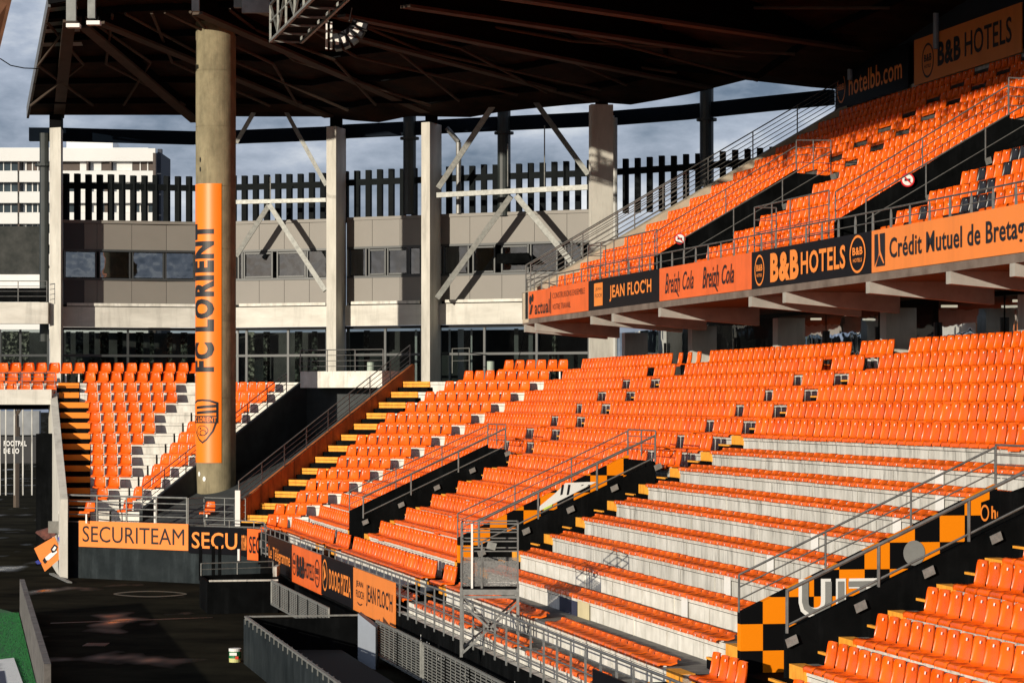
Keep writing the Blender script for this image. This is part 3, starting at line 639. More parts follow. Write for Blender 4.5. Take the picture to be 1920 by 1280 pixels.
# ---------------------------------------------------------------- round column
CX, CY, CR = -11.18, 102.0, .755
col = root('round_column', (CX, CY, 2), 'tall round concrete column wrapped in an orange vertical club banner', 'column')
def cyl(z0, z1, r, a0=0, a1=2*math.pi, n=48, cap=True):
    b = MB(); st_ = [(a0+(a1-a0)*i/n) for i in range(n+1)]
    for i in range(n):
        a, c = st_[i], st_[i+1]; P = lambda t, z: (CX+r*math.cos(t), CY+r*math.sin(t), z)
        b.quad(P(a, z0), P(c, z0), P(c, z1), P(a, z1))
    return b
zs = [2.0, 6.6, 9.5, 12.2, 14.55, 16.8, 18.9, 20.6, 22.4]
for i in range(len(zs)-1):
    o = cyl(zs[i]+.008, zs[i+1]-.008, CR).build('concrete_drum', COLC, col)
    for p in o.data.polygons: p.use_smooth = True
cyl(2.0, 22.4, CR-.02).build('core', COLC, col)
zc = lambda y: CZ+(HZ-y)*(CY-CR*.6)/F
ang = lambda x: -math.acos(max(-1, min(1, ((x-960)/F*CY-CX)/CR))) # front half, angle measured from +x
aL, aR = -math.pi+.02, ang(419)
o = cyl(zc(867), zc(345), CR+.015, aL, aR, 36).build('orange_wrap', COLB, col)
for p in o.data.polygons: p.use_smooth = True
def oncol(e): return lambda u, v: Vector((CX+(CR+.016+e)*math.cos(u/CR), CY+(CR+.016+e)*math.sin(u/CR), v))
def wrap(vf, name, m, e=.006):
    bm = bmesh.new(); vs = [bm.verts.new((u, v, 0)) for u, v in vf[0]]
    for f_ in vf[1]:
        try: bm.faces.new([vs[i] for i in f_])
        except ValueError: pass
    u0 = min(v.co.x for v in vs); u1 = max(v.co.x for v in vs); n = max(1, int((u1-u0)/.07))
    for i in range(1, n):
        bmesh.ops.bisect_plane(bm, geom=bm.verts[:]+bm.edges[:]+bm.faces[:], plane_co=(u0+(u1-u0)*i/n, 0, 0), plane_no=(1, 0, 0))
    mp_ = oncol(e)
    for v in bm.verts: v.co = mp_(v.co.x, v.co.y)
    me = bpy.data.meshes.new(name); bm.to_mesh(me); bm.free(); me.materials.append(m)
    o = bpy.data.objects.new(name, me); C.objects.link(o); o.parent = col; o.matrix_parent_inverse = col.matrix_basis.inverted()
    return o
# vertical text reads upwards: text x -> z, text y (height) -> to the left
z0t, z1t = zc(697), zc(420); u_base, u_top = ang(406)*CR, (-math.pi+.25)*CR
vf = text_bm('FC LORIENT', z1t-z0t, u_base-u_top, .055)
wrap(([(u_base-v, z0t+u) for u, v in vf[0]], vf[1]), 'lettering', INKB)
U = lambda x: ang(x)*CR if x > 369 else (-math.pi+.12-(369-x)*.05)*CR
uc, hw = U(384), .62; zt_, zb_ = zc(748), zc(831)
shp = lambda k_: [(uc-hw*k_, zt_-.12), (uc-hw*.5*k_, zt_-.02), (uc, zt_), (uc+hw*.5*k_, zt_-.02), (uc+hw*k_, zt_-.12), (uc+hw*k_, zt_-.75), (uc+hw*.72*k_, zb_+.45), (uc+hw*.3*k_, zb_+.12), (uc, zb_), (uc-hw*.3*k_, zb_+.12), (uc-hw*.72*k_, zb_+.45), (uc-hw*k_, zt_-.75)]
wrap((shp(1), [tuple(range(12))]), 'crest_shield', INKB)
cz_ = (zt_+zb_)/2; sh2 = [(uc+(u-uc)*.86, cz_+(v-cz_)*.91) for u, v in shp(1)]
wrap((sh2, [tuple(range(12))]), 'crest_field', COLB, .010)
for dz in (.22, .42): wrap(poly((uc-hw*.55, zt_-dz-.05), (uc+hw*.86, zt_-dz+.02), (uc+hw*.86, zt_-dz-.09), (uc-hw*.55, zt_-dz-.15)), 'crest_stripe', INKB, .014)
wrap(poly((uc-hw*.98, zt_-.62), (uc+hw*.98, zt_-.62), (uc+hw*.98, zt_-.90), (uc-hw*.98, zt_-.90)), 'crest_band', INKB, .014)
wrap(shift(text_bm('FC LORIENT', hw*1.7, .19, .03), uc-hw*.82, zt_-.855), 'crest_letters', COLB, .018)
wrap(ringf(uc-.02, zt_-1.18, .27, .2, .035), 'crest_fish', INKB, .014); wrap(ringf(uc+.02, zt_-1.26, .16, .11, .04), 'crest_fish', INKB, .016); wrap(ringf(uc-.1, zt_-1.1, .045, .035), 'crest_eye', INKB, .016)
for x, y in ((377, 888), (387, 897), (379, 300), (379, 318)):
    a_ = ang(x)*CR; wrap(ringf(a_, zc(y), .07 if y > 500 else .035, .1, None, 7), 'patch_mark', WHITE if y > 500 else INKB, .003)
# ---------------------------------------------------------------- front wall, banners and front railing
fw = root('front_wall', (-12, 97, 0), 'black painted front wall running under the banners round the corner', 'wall')
def wallseg(A, B, z0, z1, m, name, th=.25, ro=fw):
    A = Vector(A); B = Vector(B); d = (B-A).normalized(); n = Vector((d.y, -d.x)); 
    b = MB(); b.hexa([V2(A, z0), V2(B, z0), V2(B-n*th, z0), V2(A-n*th, z0)], [V2(A, z1), V2(B, z1), V2(B-n*th, z1), V2(A-n*th, z1)]); return b.build(name, m, ro)
K0, K1, K2 = (-16.4, 99.55), (-11.3, 96.3), (-8.98, 94.72)
FP = -2.0
wallseg(K0, K2, 0, 2.03, DGREY, 'wall_panel')
arc = [Vector(K2), Vector((-8.62, 94.05)), Vector((-8.45, 93.1)), pS(FP, 91.8)]
for a, c in zip(arc, arc[1:]): wallseg(a, c, 0, 2.0, DGREY, 'wall_panel')
ys = [91.8, 84, 79, 74, 69, 64, 59, 54, 49, 44, 39, 34]
for i, (a, c) in enumerate(zip(ys, ys[1:])):
    wallseg(pS(FP, a), pS(FP, c+.03), 0, 1.34, BLACK, 'wall_panel')
b = MB()
for a, c in zip(ys, ys[1:]):
    A, B_, Cc, D_ = pS(FP+.02, a), pS(FP+.02, c), pS(pk(15)+.05, c), pS(pk(15)+.05, a); b.quad(V2(A, 1.345), V2(B_, 1.345), V2(Cc, 1.345), V2(D_, 1.345))
b.build('coping', CONC, fw)
for i in range(26):       # white paint runs
    Y = random.uniform(45, 63); q = pS(FP-.005, Y); q2 = pS(FP-.005, Y-.06); z = random.uniform(.35, 1.0); h = random.uniform(.04, .14)
    b = MB(); b.quad(V2(q, z), V2(q2, z), V2(q2, z+h), V2(q, z+h)); b.build('white_paint_run', WHITE, fw)
def secur(L_, H):
    return [('lettering', INKB, shift(text_bm('SECURITEAM', L_*.93, H*.62, 0), L_*.035, H*.19))]
def lerp(A, B, t): return (A[0]+(B[0]-A[0])*t, A[1]+(B[1]-A[1])*t)
def onfront(x): # point on K0-K2 line at image column x, slightly proud
    lo, hi = 0, 1
    for _ in range(40):
        m = (lo+hi)/2; q = lerp(K0, K2, m)
        if 960+F*q[0]/q[1] < x: lo = m
        else: hi = m
    q = lerp(K0, K2, m); return (q[0]-.05, q[1]-.08)
banner(onfront(151), onfront(356), CZ-(1027-HZ)*98/F, CZ-(978-HZ)*98/F, BANO, 'orange banner reading SECURITEAM in black on the corner front wall', secur)
banner(onfront(357), onfront(456), 1.08, 2.02, BANB, 'black banner reading SECU in orange beside the corner', lambda L_, H: [('lettering', INKO, shift(text_bm('SECU', L_*.86, H*.62, .012), L_*.06, H*.19))])
def curvedbanner(pts, z0, z1, m, txt, ink, label, off=.01):
    r = root('banner', V2(pts[0], z0), label, 'banner'); ln = [0]
    for a, c in zip(pts, pts[1:]): ln.append(ln[-1]+(c-a).length)
    def at(u, e):
        for i in range(len(pts)-1):
            if u <= ln[i+1] or i == len(pts)-2:
                d = (pts[i+1]-pts[i]).normalized(); n = Vector((d.y, -d.x)); return pts[i]+d*(u-ln[i])+n*e
    n_ = 10; b = MB()
    for i in range(n_):
        u0, u1 = ln[-1]*i/n_, ln[-1]*(i+1)/n_; b.quad(V2(at(u0, .03), z0), V2(at(u1, .03), z0), V2(at(u1, .03), z1), V2(at(u0, .03), z1))
    b.build('board', m, r); vf = text_bm(txt, ln[-1]*.9, (z1-z0)*.55, off)
    put('lettering', vf, lambda u, v: V2(at(u+ln[-1]*.05, .045), z0+(z1-z0)*.22+v), ink, r)
curvedbanner([Vector(onfront(457)), Vector(onfront(466)), Vector(onfront(467))], 1.05, 2.0, BANB, 'RITEAM', INKO, 'black strip with orange letters wrapping the corner of the front wall')
curvedbanner([Vector(onfront(468)), Vector((-8.7, 94.0)), Vector((-8.5, 93.1)), pS(FP-.03, 91.9)], .93, 2.02, BANR, 'SECURITEAM', INKB, 'deep orange banner SECURITEAM bent round the inner corner')
def fb(x0, x1, z0, z1, m, label, items):
    def yy(x):
        lo, hi = 34, 95
        for _ in range(40):
            mm = (lo+hi)/2; q = pS(FP-.05, mm)
            if 960+F*q.x/q.y > x: lo = mm
            else: hi = mm
        return mm
    return banner(pS(FP-.06, yy(x0)), pS(FP-.06, yy(x1)), z0, z1, m, label, items)
fb(503, 547, 1.0, 2.06, BANB, 'black banner reading Le Telegramme in orange on the front railing', lambda L_, H: [('lettering', INKO, shift(text_bm('Le Télégramme', L_*.9, H*.5, .012), L_*.05, H*.2))])
fb(548, 602, .92, 2.06, BANR, 'orange banner with two round logos and B&B HOTELS in black', lambda L_, H: bb_logo(L_*.09, H*.5, L_*.07, H*.3, INKB, 0)+bb_logo(L_*.89, H*.5, L_*.08, H*.36, INKB, 0)+[('lettering', INKB, shift(text_bm('B&B', L_*.27, H*.58, .04), L_*.19, H*.2)), ('lettering', INKB, shift(text_bm('HOTELS', L_*.3, H*.42, .01), L_*.48, H*.26))])
fb(603, 662, .95, 2.08, BANB, 'black banner reading DOOG PIZZA in orange', lambda L_, H: [('lettering', INKO, shift(text_bm('DOOG PIZZA', L_*.68, H*.5, .02), L_*.27, H*.22)), ('logo_ring', INKO, ringf(L_*.13, H*.52, L_*.085, H*.4, L_*.012)), ('logo_slice', INKO, poly((L_*.09, H*.35), (L_*.17, H*.5), (L_*.12, H*.78))), ('logo_slice', INKO, poly((L_*.08, H*.55), (L_*.1, H*.7), (L_*.075, H*.75)))])
jean = lambda ink: (lambda L_, H: [('lettering', ink, shift(text_bm("JEAN FLOC'H", L_*.62, H*.52, .012), L_*.34, H*.22)), ('logo_letters', ink, shift(text_bm('JEAN', L_*.18, H*.17, 0), L_*.08, H*.56)), ('logo_letters', ink, shift(text_bm('FLOCH', L_*.2, H*.17, 0), L_*.08, H*.34)), ('logo_smile', ink, ([(L_*(.12+.012*i), H*(.2+.0016*(i-5)**2)) for i in range(11)]+[(L_*(.12+.012*i), H*(.17+.0018*(i-5)**2)) for i in range(10, -1, -1)], [tuple(range(22))]))])
fb(663, 740, .93, 2.06, BANO, "orange banner reading JEAN FLOC'H in black on the front railing", jean(INKB))
fb(1112, 1250, .5, 1.95, BANB, 'black banner with an orange oval logo at the bottom edge', lambda L_, H: [('logo_oval', INKO, ringf(L_*.17, H*.36, L_*.10, H*.45)), ('logo_letters', INKB, shift(text_bm('B&B', L_*.12, H*.2, .04), L_*.11, H*.35)), ('logo_oval', INKO, ringf(L_*.52, H*.2, L_*.06, H*.22)), ('logo_oval', INKO, ringf(L_*.8, H*.2, L_*.06, H*.22))])
# front railing (blades) on the side stand
pts = [V2(pS(FP, y), 1.34) for y in (91.5, 80, 70, 60, 50, 40, 34)]
railing(pts, .95, 'low grey front railing with pointed blade posts above the banners', nr=4, post=1.2, blade=True, hr=[.93, .72, .46, .2], r=.02, drop=.06)
rl = [(-16.45, 99.6), (-16.35, 99.3), (-11.28, 96.2), (-9.05, 94.65)]
railing([Vector((-16.9, 100.8, 2.03)), Vector((-16.35, 99.5, 2.03)), Vector((-11.6, 96.4, 2.03))], 1.02, 'grey railing along the platform above the SECURITEAM wall', nr=5, post=1.35, hr=[1.0, .78, .55, .3, .03], m=GALV, r=.028)
railing([Vector((-11.55, 96.38, 2.03)), Vector((-11.1, 97.4, 2.03)), Vector((-9.5, 96.3, 2.03))], .98, 'short grey railing at the foot of the round column', nr=5, post=1.0, hr=[.98, .75, .5, .27, .03], m=GALV)
railing([Vector((-10.9, 95.95, 2.03)), Vector((-9.05, 94.75, 2.03)), V2(arc[1], 2.0), V2(arc[2], 1.9), V2(arc[3], 1.5)], .25, 'low grey rail on top of the wall by the corner', nr=2, post=1.1, hr=[.25, .02], m=GALV)
q = WX(292, 97.7); o = box(V2(q, 2.55), (.06, 0, 0), (0, .06, 0), (0, 0, .55)).build('rail_post', WHITE); o['label'] = 'white post where the ramp railing meets the platform railing'; o['category'] = 'post'
#@@PART3
# ---------------------------------------------------------------- upper tier
ut = root('upper_terrace', (5, 90, 10), 'stepped upper tier hanging over the lower side stand', 'terrace', kind='structure')
UZ0 = Nu(0)-.5
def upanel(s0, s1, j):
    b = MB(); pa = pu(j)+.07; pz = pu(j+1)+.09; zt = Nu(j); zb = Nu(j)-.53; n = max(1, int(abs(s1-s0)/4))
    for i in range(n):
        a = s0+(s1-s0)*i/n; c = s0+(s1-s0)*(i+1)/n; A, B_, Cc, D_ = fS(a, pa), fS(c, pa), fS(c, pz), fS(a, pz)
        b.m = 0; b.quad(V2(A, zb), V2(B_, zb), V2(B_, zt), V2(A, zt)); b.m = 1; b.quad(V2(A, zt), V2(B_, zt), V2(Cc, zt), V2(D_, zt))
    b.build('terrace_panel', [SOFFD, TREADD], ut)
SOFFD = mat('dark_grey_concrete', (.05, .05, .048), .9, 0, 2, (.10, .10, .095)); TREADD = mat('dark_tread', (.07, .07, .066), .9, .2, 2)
for j in range(0, 15):
    if 1 <= j <= 5:
        e = UEND
        for a, v_ in zip(SV[:2], VU): upanel(e, a, j); e = a-v_+1.0
        upanel(e, -5, j)
    else: upanel(UEND, -5, j)
    p = pu(j)
# front slab, soffit, fascia base
zf0, zf1 = CZ+2.86, CZ+3.86
def strip(p0, z0, p1, z1, m, name, s0=UEND, s1=-10, n=14, ro=ut):
    b = MB()
    for i in range(n):
        a = s0+(s1-s0)*i/n; c = s0+(s1-s0)*(i+1)/n; b.quad(V2(fS(a, p0), z0), V2(fS(c, p0), z0), V2(fS(c, p1), z1), V2(fS(a, p1), z1))
    return b.build(name, m, ro)
BROWN = mat('brown_stained_concrete', (.10, .075, .06), .85, 0, 1.5, (.2, .16, .135))
strip(PF+.02, zf0-.14, PF+.02, zf1-.15, DGREY, 'fascia'); strip(PF-.10, zf0-.16, PF-.10, zf0+.02, BROWN, 'drip_edge'); strip(PF-.10, zf0+.02, PF+.02, zf0+.02, BROWN, 'ledge')
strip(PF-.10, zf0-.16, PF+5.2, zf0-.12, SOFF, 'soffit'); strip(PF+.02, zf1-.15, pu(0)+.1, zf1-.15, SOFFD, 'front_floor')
# end edge of the tier: pale stringer
b = MB(); A = fS(UEND+.02, PF-.1); B_ = fS(UEND+.02, 20.2); A2 = fS(UEND-1.0, PF-.1); B2 = fS(UEND-1.0, 20.2)
z_ = lambda p: Nu((p-8.35)/.8)+.2
b.hexa([V2(A, zf0-.1), V2(A2, zf0-.1), V2(B2, z_(20.2)-.9), V2(B_, z_(20.2)-.9)], [V2(A, z_(PF)), V2(A2, z_(PF)), V2(B2, z_(20.2)), V2(B_, z_(20.2))])
b.build('end_stringer', mat('buff_concrete', (.42, .36, .27), .9, 0, 2, (.58, .50, .38)), ut)
railing([V2(fS(UEND-.1, PF), z_(PF)), V2(fS(UEND-.1, 19.6), z_(19.6))], 1.0, 'long thin railing climbing the far end of the upper tier', nr=6, post=1.7, r=.02)
railing([V2(fS(UEND-.9, PF), z_(PF)), V2(fS(UEND-.9, 13.5), z_(13.5))], 1.0, 'second thin railing beside the end steps of the upper tier', nr=5, post=1.9, r=.018)
railing([V2(fS(UEND-.1, 19.6), z_(19.6)), V2(fS(UEND-3.0, 19.6), z_(19.6)), ], 1.5, 'railing against the sky at the top far corner of the upper tier', nr=6, post=1.4, r=.02)
# stairways of the upper tier
for i, s in enumerate(SV[:2]):
    nm = ['first black stairway cut into the far end of the upper tier', 'second black stairway in the upper tier above the orange bank banner'][i]
    ro = root('upper_stairway_walls', V2(fS(s-1.3, 8.4), 10), nm, 'stairway')
    p0, ph = 8.35, pu(5.6); zl = Nu(0)+.40; zh = Nu(5.6)+.48; zb = Nu(0)-.6; vw = VU[i]-1.0
    side_wall(ro, fS, nS, s-.02, p0, zl, ph, zh, zb, BLACK, .2); side_wall(ro, fS, nS, s-vw, p0, zl-.3, ph, zh-.45, zb, BLACK, .2)
    b = MB(); b.quad(V2(fS(s, ph), zb), V2(fS(s-vw, ph), zb), V2(fS(s-vw, ph), zh-.45), V2(fS(s, ph), zh-.1)); b.build('rear_wall', BLACK, ro)
    z3 = lambda p, ds, e=0: V2(fS(s-ds, p), zl+(zh-zl)*(p-p0)/(ph-p0)+e)
    railing([z3(p0, -.08), z3(ph, -.08)], .72, f'upper thin handrail of the {nm.split(" cut")[0].split(" in ")[0]}', nr=3, post=1.9)
    rr = railing([z3(p0, vw, -.4), z3(ph, vw, -.5)], .8, f'lower thin handrail with foot plates of the {nm.split(" cut")[0].split(" in ")[0]}', nr=2, post=1.75, hr=[.78, .3])
    for j in range(4): b = MB(); q = z3(p0+(ph-p0)*j/3+.05, vw+.06, -.5); b.box(q, V2(nS(s)*.075, .03), (0, .02, 0), (-.02, 0, .075)); b.build('foot_plate', GALV, rr)
    railing([z3(ph, -.05), z3(ph, vw, -.3)], .9, f'short rail over the head of the {nm.split(" cut")[0].split(" in ")[0]}', nr=4, post=1.5)
    noentry(V2(fS(s-.05, 9.1+i*1.05), 0)+Vector((0, -.04, [zpx(s, 9.1, 448), zpx(s, 10.15, 338)][i])), .17, ['small red and white no entry sign on the first upper stairway wall', 'larger red and white no entry sign on the second upper stairway wall'][i])
def psx(p, x): return sx(fS, p, x)
for x0, x1 in ((1105, 1235), (1418, 1558)):
    s0, s1 = psx(PF+.25, x0), psx(PF+.25, x1)
    railing([V2(fS(s0, PF+.8), zf1-.15), V2(fS(s0, PF+.2), zf1-.15), V2(fS(s1, PF+.2), zf1-.15)], 1.35, f'box of thin rails behind the fascia {"over the JEAN FLOCH banner" if x0 < 1200 else "over the hotel banner"}', nr=4, post=1.6)
    b = MB()
pts = [V2(fS(s, PF+.06), zf1-.18) for s in [UEND+(-6-UEND)*i/8 for i in range(9)]]
railing(pts, .62, 'grey balcony railing with pointed blade posts above the fascia banners', nr=3, post=1.25, blade=True, hr=[.62, .38, .1], r=.018)
BRK = mat('bracket_concrete', (.26, .25, .225), .9, 0, 2, (.38, .365, .33), bump=.2)
# beams under the overhang
for i, x in enumerate((985, 1005, 1110, 1150, 1238, 1408, 1472, 1629, 1780, 1900)):
    s = psx(PF-.08, x); b = MB(); th = .14; tn = Vector((-nS(s).y, nS(s).x))
    q = [(-.10, zf0-.16), (-.10, zf0-.42), (2.9, zf0-.66), (2.9, zf0-.14)]
    A = [V2(fS(s, PF+p)+tn*th, z) for p, z in q]; B_ = [V2(fS(s, PF+p)-tn*th, z) for p, z in q]
    b.v = A+B_; b.f = [(0, 1, 2, 3), (7, 6, 5, 4), (0, 4, 5, 1), (1, 5, 6, 2), (2, 6, 7, 3), (3, 7, 4, 0)]; b.mi = [0]*6
    b.build('bracket_beam', BRK, ut)
# columns under the upper tier, on the top walkway
PP = 11.6
for i, (x, w_) in enumerate(((1166, 1222), (1290, 1345), (1449, 1506), (1650, 1716), (1908, 1985), (1104, 1150))):
    s = psx(PP, x); d0 = fS(s, PP).y; tw = .55; n = nS(s); t = Vector((-n.y, n.x))
    b = MB(); q = [fS(s, PP), fS(s, PP)-t*.12, fS(s, PP+.85)-t*.12, fS(s, PP+.85)]
    b.hexa([V2(p, Nk(0)-.3) for p in (q[0], q[1]-t*.35, q[2]-t*.35, q[3])], [V2(p, zf0-.4 if i < 5 else CZ+11.3) for p in (q[0], q[1]-t*.35, q[2]-t*.35, q[3])])
    o = b.build('concrete_pillar', PILC); o['label'] = ['grey pillar under the overhang behind two lone seats', 'grey pillar rising right of the single orange seats', 'grey pillar under the B&B HOTELS banner', 'grey pillar below the bank banner', 'grey pillar at the right edge under the overhang', 'tall pale pillar where the upper tier begins'][i]; o['category'] = 'pillar'; o['group'] = 'pillars of the side stand'
# glazed back of the lower concourse on the side stand
ro = root('concourse_glazing', V2(fS(30, 13.4), Nk(0)), 'dark glazed concourse wall under the upper tier', 'glazing')
s_ = psx(13.4, 1150); e_ = -10; n = 18
strip(15.2, Nk(0)-.4, 15.2, zf0+.6, DARKROOM, 'back_wall', s_, e_, 8, ro)
strip(13.3, Nk(1)+.01, 15.2, Nk(1)+.01, DARKROOM, 'floor', s_, e_, 8, ro)
for i in range(n):
    a = s_+(e_-s_)*i/n; c = s_+(e_-s_)*(i+1)/n
    b = MB(); b.quad(V2(fS(a-.05, 13.42), Nk(1)), V2(fS(c+.05, 13.42), Nk(1)), V2(fS(c+.05, 13.42), zf0-.2), V2(fS(a-.05, 13.42), zf0-.2)); b.build('pane', GLASSL, ro)
    b = MB(); q = fS(a, 13.35); b.box(V2(q, (Nk(1)+zf0-.2)/2), V2(nS(a)*.04, 0), V2(Vector((-nS(a).y, nS(a).x))*.04, 0), (0, 0, (zf0-.9-Nk(0))/2)); b.build('mullion', FRAME, ro)
LAMP = bpy.data.materials.new('lit_strip'); LAMP.use_nodes = True; LAMP.node_tree.nodes['Principled BSDF'].inputs['Base Color'].default_value = (.85, .8, .65, 1)
LAMP.node_tree.nodes['Principled BSDF'].inputs['Emission Color'].default_value = (1, .9, .65, 1); LAMP.node_tree.nodes['Principled BSDF'].inputs['Emission Strength'].default_value = .5
for x, y, ln in ((1395, 579, 26), (1597, 590, 26), (1645, 551, 14), (1895, 520, 20), (1780, 574, 30), (1530, 598, 20), (1905, 564, 12)):
    q = W(x, y, pS(12.6, 0).y if False else 1); s = psx(12.6, x); P_ = fS(s, 12.6); z = CZ+(HZ-y)*P_.y/F
    o = box(V2(P_, z), (ln/2*P_.y/F, 0, 0), (0, .05, 0), (0, 0, .03)).build('strip_light', LAMP); o['label'] = 'pale strip light under the concourse ceiling '+{1395: 'left of the third pillar', 1597: 'right of the third pillar', 1645: 'touching the fourth pillar', 1895: 'nearest the right edge', 1780: 'in the middle of the right bay', 1530: 'just behind the third pillar', 1905: 'lower one at the right edge'}[x]; o['category'] = 'light'
# back wall with signs
bw = root('upper_rear_wall', V2(fS(20, 19.6), Nu(14)), 'dark rear wall of the upper tier carrying the shaded signs', 'wall')
NAVY = mat('dark_blue_sheeting', (.010, .018, .032), .5, .2, 1)
SBK = psx(19.6, 1562)
strip(19.65, Nu(13)-.2, 19.65, CZ+10.75, CONC, 'kerb', SBK, -5, 8, bw); strip(19.8, CZ+10.4, 19.8, CZ+15.5, NAVY, 'sheeting', SBK, -5, 8, bw)
b = MB(); b.quad(V2(fS(SBK, 19.7), CZ+9), V2(fS(SBK, 26), CZ+9), V2(fS(SBK, 26), CZ+15.5), V2(fS(SBK, 19.7), CZ+15.5)); b.build('end_sheeting', RINGB, bw)
def backsign(x0, x1, m, label, items):
    A = fS(psx(19.5, x0), 19.5); B_ = fS(psx(19.5, x1), 19.5); return banner(A, B_, CZ+10.62, CZ+12.15, m, label, items)
backsign(1566, 1703, BANB, 'shaded black sign reading hotelbb.com high on the rear wall', lambda L_, H: [('lettering', INKO, shift(text_bm('hotelbb.com', L_*.72, H*.5, .012), L_*.2, H*.25)), ('logo_ring', INKO, ringf(L_*.09, H*.5, L_*.06, H*.36, L_*.008)), ('logo_letters', INKO, shift(text_bm('B&B', L_*.08, H*.15, .02), L_*.05, H*.45))])
backsign(1714, 1915, BANO, 'shaded orange sign reading B&B HOTELS high on the rear wall', lambda L_, H: bb_logo(L_*.14, H*.46, L_*.06, H*.38, INKB, 0)+[('lettering', INKB, shift(text_bm('B&B', L_*.22, H*.52, .04), L_*.24, H*.25)), ('lettering', INKB, shift(text_bm('HOTELS', L_*.42, H*.52, .01), L_*.5, H*.27))])
for x, y0, y1 in ((1755, 25, 92), (1594, 98, 150)):
    P_ = fS(psx(19.4, x), 19.4); b = MB(); b.tube(V2(P_, CZ+(HZ-y1)*P_.y/F), V2(P_, CZ+(HZ-y0)*P_.y/F), .1, 8); o = b.build('downpipe', mat('grey_downpipe', (.22, .25, .3), .5)); o['label'] = 'grey downpipe on the blue sheeting '+('above the orange sign' if x > 1700 else 'above the black sign'); o['category'] = 'pipe'
# fascia banners
def ub(x0, x1, m, label, items):
    A = fS(psx(PF-.1, x0), PF-.1); B_ = fS(psx(PF-.1, x1), PF-.1); return banner(A, B_, zf0+.03, zf1-.02, m, label, items, group='banners on the upper fascia')
ub(979, 990, BANB, 'blank black end banner at the far tip of the fascia', lambda L_, H: [])
ub(990.3, 1103, BANR, 'orange fascia banner reading actual with a slogan on building work', lambda L_, H: [('lettering', INKB, shift(text_bm('actual', L_*.26, H*.5, .02), L_*.12, H*.12)), ('lettering', INKB, shift(text_bm('CONSTRUISONS ENSEMBLE', L_*.52, H*.2, -.01), L_*.43, H*.6)), ('lettering', INKB, shift(text_bm('VOTRE TRAVAIL', L_*.3, H*.2, -.01), L_*.43, H*.2)), ('divider', INKB, poly((L_*.395, H*.08), (L_*.405, H*.08), (L_*.405, H*.85), (L_*.395, H*.85))), ('logo_mark', INKB, ringf(L_*.045, H*.68, L_*.02, H*.17)), ('logo_mark', INKB, ringf(L_*.085, H*.75, L_*.015, H*.15)), ('logo_mark', INKB, poly((L_*.03, H*.15), (L_*.06, H*.15), (L_*.09, H*.5), (L_*.06, H*.5)))])
ub(1103.4, 1236, BANB, "black fascia banner reading JEAN FLOC'H in orange with a small logo box", lambda L_, H: [('lettering', INKO, shift(text_bm("JEAN FLOC'H", L_*.58, H*.55, .025), L_*.32, H*.2)), ('logo_box', INKO, poly((L_*.09, H*.12), (L_*.22, H*.12), (L_*.22, H*.88), (L_*.09, H*.88))), ('logo_letters', INKB, shift(text_bm('JEAN', L_*.09, H*.13), L_*.11, H*.6)), ('logo_letters', INKB, shift(text_bm('FLOCH', L_*.1, H*.13), L_*.105, H*.4))])
ub(1236.4, 1409, BANR, 'orange fascia banner with Breizh Cola written twice', lambda L_, H: sum([[('lettering', INKB, shift(text_bm('Breizh', L_*.175, H*.62, .012, .35), L_*x, H*.2)), ('lettering', INKB, shift(text_bm('Cola', L_*.125, H*.55, .012, .35), L_*(x+.205), H*.24)), ('flourish', INKB, poly((L_*(x+.13), H*.22), (L_*(x+.16), H*.05), (L_*(x+.165), H*.08), (L_*(x+.14), H*.24)))] for x in (.07, .5)], []))
ub(1409.4, 1634, BANB, 'black fascia banner reading B&B HOTELS in orange between two oval logos', lambda L_, H: bb_logo(L_*.075, H*.48, L_*.045, H*.42, INKO, 0)+bb_logo(L_*.9, H*.5, L_*.06, H*.46, INKO, 0)+[('lettering', INKO, shift(text_bm('B&B', L_*.25, H*.78, .05), L_*.18, H*.1)), ('lettering', INKO, shift(text_bm('HOTELS', L_*.36, H*.58, .025), L_*.45, H*.2))])
L_t = lambda L_, H: [('logo_box', INKB, poly((L_*.02, H*.13), (L_*.09, H*.13), (L_*.09, H*.9), (L_*.02, H*.9))), ('logo_curve', BANO, poly((L_*.02, H*.13), (L_*.03, H*.13), (L_*.05, H*.45), (L_*.045, H*.9), (L_*.055, H*.9), (L_*.06, H*.5), (L_*.085, H*.2), (L_*.08, H*.18), (L_*.055, H*.4))), ('lettering', INKB, shift(text_bm('Crédit Mutuel de Bretagne', L_*.84, H*.62, .02), L_*.12, H*.14))]
ub(1634.4, 1965, BANO, 'bright orange fascia banner reading Credit Mutuel de Bretagne', L_t)

# ---------------------------------------------------------------- office building behind the corner
RP = [(-30, 114.6), (118, 114.8), (365, 116.3), (445, 115.8), (612, 114.3), (652, 113.4), (788, 112.0), (827, 111.4), (1103, 108.6), (1155, 108), (1280, 106), (1430, 103), (1560, 100.6)]
def rd(x):
    for (a, da), (c, dc) in zip(RP, RP[1:]):
        if x <= c or c == RP[-1][0]: return da+(dc-da)*(x-a)/(c-a)
def at(x, off=0):      # off metres towards the viewer
    Y = rd(x)-off; return Vector(((x-960)/F*rd(x)*(Y/rd(x)), Y))
zz = lambda rel: CZ+rel*1.0
ZP1, ZP0, ZW1, ZW0, ZL, ZB1, ZB0 = CZ+7.68, CZ+4.10, CZ+6.35, CZ+5.2, CZ+4.02, CZ+3.98, CZ+3.12
ob = root('office_building', V2(at(500), ZB0), 'grey clad office floor with ribbon windows behind the corner seats', 'building')
